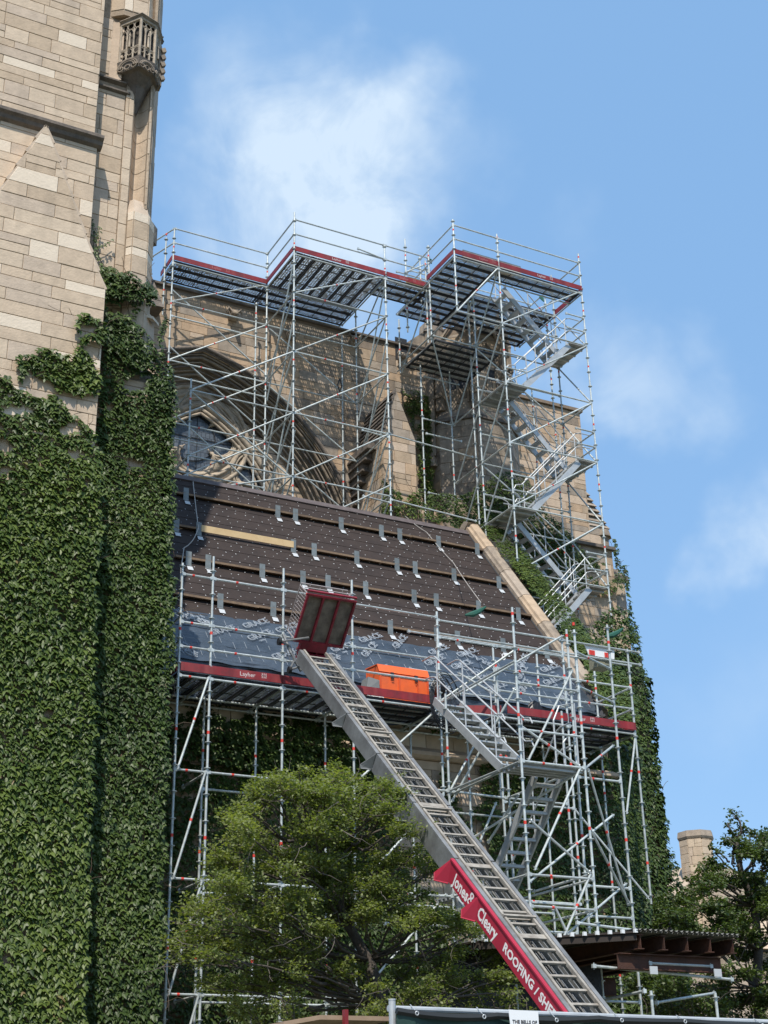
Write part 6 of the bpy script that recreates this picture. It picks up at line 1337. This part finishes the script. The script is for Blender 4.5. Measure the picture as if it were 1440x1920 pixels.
# ================================================================== TREES
def tree(label, base, lobes, trunk_pts, leaf, mt, seed, nleaf, group=None, r0=.13, bare=0):
    """lobes: list of (centre, rx, rz) flattened sprays of foliage fed by limbs"""
    rg = np.random.default_rng(seed); rnd = random.Random(seed)
    t = empty('leafy_tree', base, label, 'tree', 'trees in front of the church')
    b = MB(); tk = [Vector(p) for p in trunk_pts]; b.path(tk, [r0*(1-.6*i/(len(tk)-1)) for i in range(len(tk))], 9); b.build('trunk', BARK, t, smooth=True)
    limbs = MB(); tw = MB(); P = []; Dd = []
    for li_, (c, rx, rz) in enumerate(lobes):
        c = Vector(c); k_ = min(range(len(tk)), key=lambda i: (tk[i]-c).length+(0 if tk[i].z < c.z-.1 else 3)); s_ = tk[k_]
        mid = s_.lerp(c, .5)+Vector((rnd.uniform(-.15, .15), rnd.uniform(-.15, .15), rnd.uniform(-.25, .1)))
        if li_ % 2: s_ = s_.lerp(mid, .8)
        limbs.path([s_, s_.lerp(mid, .5)+Vector((rnd.uniform(-.08, .08), 0, -.03)), mid, mid.lerp(c, .5)+Vector((rnd.uniform(-.08, .08), 0, .04)), c], [.028, .024, .02, .014, .008], 5)
        m = int(nleaf*rx*rx)
        nt_ = max(5, int(12*rx/.45))
        tips = []
        for _ in range(nt_):
            a = rnd.uniform(0, 2*math.pi); q = rnd.uniform(.35, 1.0); e = c+Vector((math.cos(a)*rx*q, math.sin(a)*rx*q*.9, rnd.uniform(-.6, 1)*rz))
            s2 = c.lerp(mid, rnd.uniform(0, .4)); w = s2.lerp(e, .5)+Vector((rnd.uniform(-.05, .05), 0, rnd.uniform(-.02, .06))); tw.path([s2, w, e], [.008, .006, .003], 4); tips.append((s2, w, e))
        for _ in range(m):
            s2, w, e = tips[rg.integers(nt_)]; u = rg.random()**.6; q = s2.lerp(w, u*2) if u < .5 else w.lerp(e, (u-.5)*2)
            sp_ = .045+.06*rx; P.append((q.x+rg.normal(0, sp_), q.y+rg.normal(0, sp_), q.z+rg.normal(0, sp_*.7)))
    for _ in range(bare):
        c, rx, rz = lobes[rnd.randrange(len(lobes))]; p = Vector(c)+Vector((rnd.uniform(-.3, .3), -.1, -rz)); pts = [p]; d = Vector((rnd.uniform(-1, 1), rnd.uniform(-.6, .2), rnd.uniform(-.8, .2))).normalized()
        for k_ in range(6): d = (d+Vector((rnd.uniform(-.5, .5), rnd.uniform(-.3, .3), rnd.uniform(-.4, .4)))).normalized(); p = p+d*.11; pts.append(p)
        tw.path(pts, [.007-.0009*i for i in range(7)], 4)
    limbs.build('limbs', BARK, t, smooth=True); tw.build('twigs', TWIG, t, kind='stuff')
    P = np.array(P); n = len(P); Nn = rg.normal(0, .55, (n, 3))+np.array((0, -.12, 1.0)); Dd = rg.normal(0, 1, (n, 3)); Dd[:, 2] -= .25
    tone = np.clip(vnoise(P[:, 0], P[:, 2], .5, seed)*.5+rg.uniform(0, .5, n), 0, 1)
    leaf_mesh('crown', mt, P, Nn, Dd, leaf*rg.uniform(.6, 1.25, n), t, tone, tmpl='diamond')
    return t
rnd = random.Random(11)
out_poly = [(560, 1437), (640, 1447), (700, 1462), (760, 1478), (800, 1525), (790, 1560), (820, 1600), (850, 1650), (880, 1700), (905, 1760), (950, 1810), (990, 1850), (1000, 1900), (640, 1935), (520, 1920), (400, 1900), (330, 1860), (318, 1800), (335, 1735), (360, 1690), (410, 1660), (402, 1600), (440, 1560), (420, 1520), (470, 1490), (500, 1450)]
lob = []; k_ = 0
while len(lob) < 165 and k_ < 6000:
    k_ += 1; x = rnd.uniform(320, 1000); y = rnd.uniform(1435, 1930)
    if not pip(np.array([x]), np.array([y]), out_poly)[0]: continue
    Y = 20.0+rnd.uniform(-1.0, 1.6); c = atY(x, y, Y)
    if any((c-q[0]).length < .30 for q in lob): continue
    dens = 1
    if y > 1760 and x > 560 and rnd.random() < .45: continue
    lob.append((c, rnd.uniform(.18, .50), rnd.uniform(.10, .26)))
for (x, y) in ((530, 1455), (560, 1447), (600, 1452), (340, 1790), (350, 1770), (330, 1800), (372, 1705), (430, 1655), (470, 1490), (690, 1475), (640, 1460), (900, 1745), (830, 1620), (420, 1690), (500, 1470), (740, 1490), (780, 1540), (870, 1790), (900, 1830), (930, 1860), (960, 1880), (900, 1880), (850, 1840), (840, 1760), (860, 1720), (800, 1680), (770, 1620), (980, 1900), (940, 1830)): lob.append((atY(x, y, 20.2), .25, .1))
g0 = atY(700, 1900, 20.3); tr_pts = [(g0.x, 20.3, 0), (g0.x-.05, 20.3, 1.2), atY(720, 1880, 20.3), atY(690, 1800, 20.6), atY(650, 1730, 20.8), atY(620, 1660, 20.8), atY(600, 1590, 20.8)]
tree('broad pale green tree spreading in front of the scaffold, left of the red lettered board', (g0.x, 20.3, 0), lob, tr_pts, .058, LEAF, 31, 4300, bare=200)
lob = []; k_ = 0; rp_poly = [(1345, 1590), (1370, 1560), (1385, 1580), (1410, 1575), (1450, 1560), (1500, 1600), (1500, 1930), (1400, 1930), (1340, 1900), (1230, 1870), (1150, 1860), (1200, 1830), (1300, 1835), (1375, 1780), (1330, 1740), (1260, 1735), (1275, 1690), (1300, 1660), (1322, 1620)]
while len(lob) < 110 and k_ < 5000:
    k_ += 1; x = rnd.uniform(1150, 1500); y = rnd.uniform(1555, 1930)
    if not pip(np.array([x]), np.array([y]), rp_poly)[0]: continue
    c = atY(x, y, 24.0+rnd.uniform(-1.2, 1.5))
    if any((c-q[0]).length < .35 for q in lob): continue
    lob.append((c, rnd.uniform(.30, .50), rnd.uniform(.14, .24)))
for (x, y, r_) in ((1372, 1522, .12), (1380, 1530, .14), (1368, 1545, .14), (1372, 1562, .16), (1395, 1556, .16), (1365, 1575, .18), (1340, 1600, .18), (1330, 1585, .1), (1335, 1640, .2), (1300, 1650, .22), (1290, 1690, .25), (1410, 1560, .2), (1432, 1570, .2)): lob.append((atY(x, y, 24.0), r_, .1))
g1 = atY(1420, 1900, 24.2); tr_pts = [(g1.x, 24.2, 0), atY(1418, 1850, 24.2), atY(1422, 1780, 24.2), atY(1415, 1700, 24.2), atY(1390, 1640, 24.1), atY(1378, 1570, 24.0)]
tree('darker tree with a wispy top shoot at the right edge beside the distant chimney', (g1.x, 24.2, 0), lob, tr_pts, .085, LEAFD, 33, 2600, bare=20)
lob = [(atY(x, y, 27.5+rnd.uniform(-.5, .5)), rnd.uniform(.4, .6), .25) for x, y in ((1245, 1700), (1262, 1730), (1230, 1730), (1290, 1745), (1320, 1760), (1215, 1740), (1190, 1735), (1270, 1770), (1300, 1800), (1200, 1880), (1250, 1900), (1300, 1880), (1170, 1900), (1340, 1900), (1290, 1850), (1240, 1850))]
g2 = atY(1262, 1850, 27.6); tree('low dark shrub tree crowding behind the steel canopy at the ivy foot', (g2.x, 27.6, 0), lob, [(g2.x, 27.6, 0), (g2.x, 27.6, 1.5), atY(1262, 1800, 27.6), atY(1255, 1740, 27.6)], .085, LEAFD, 35, 2400)
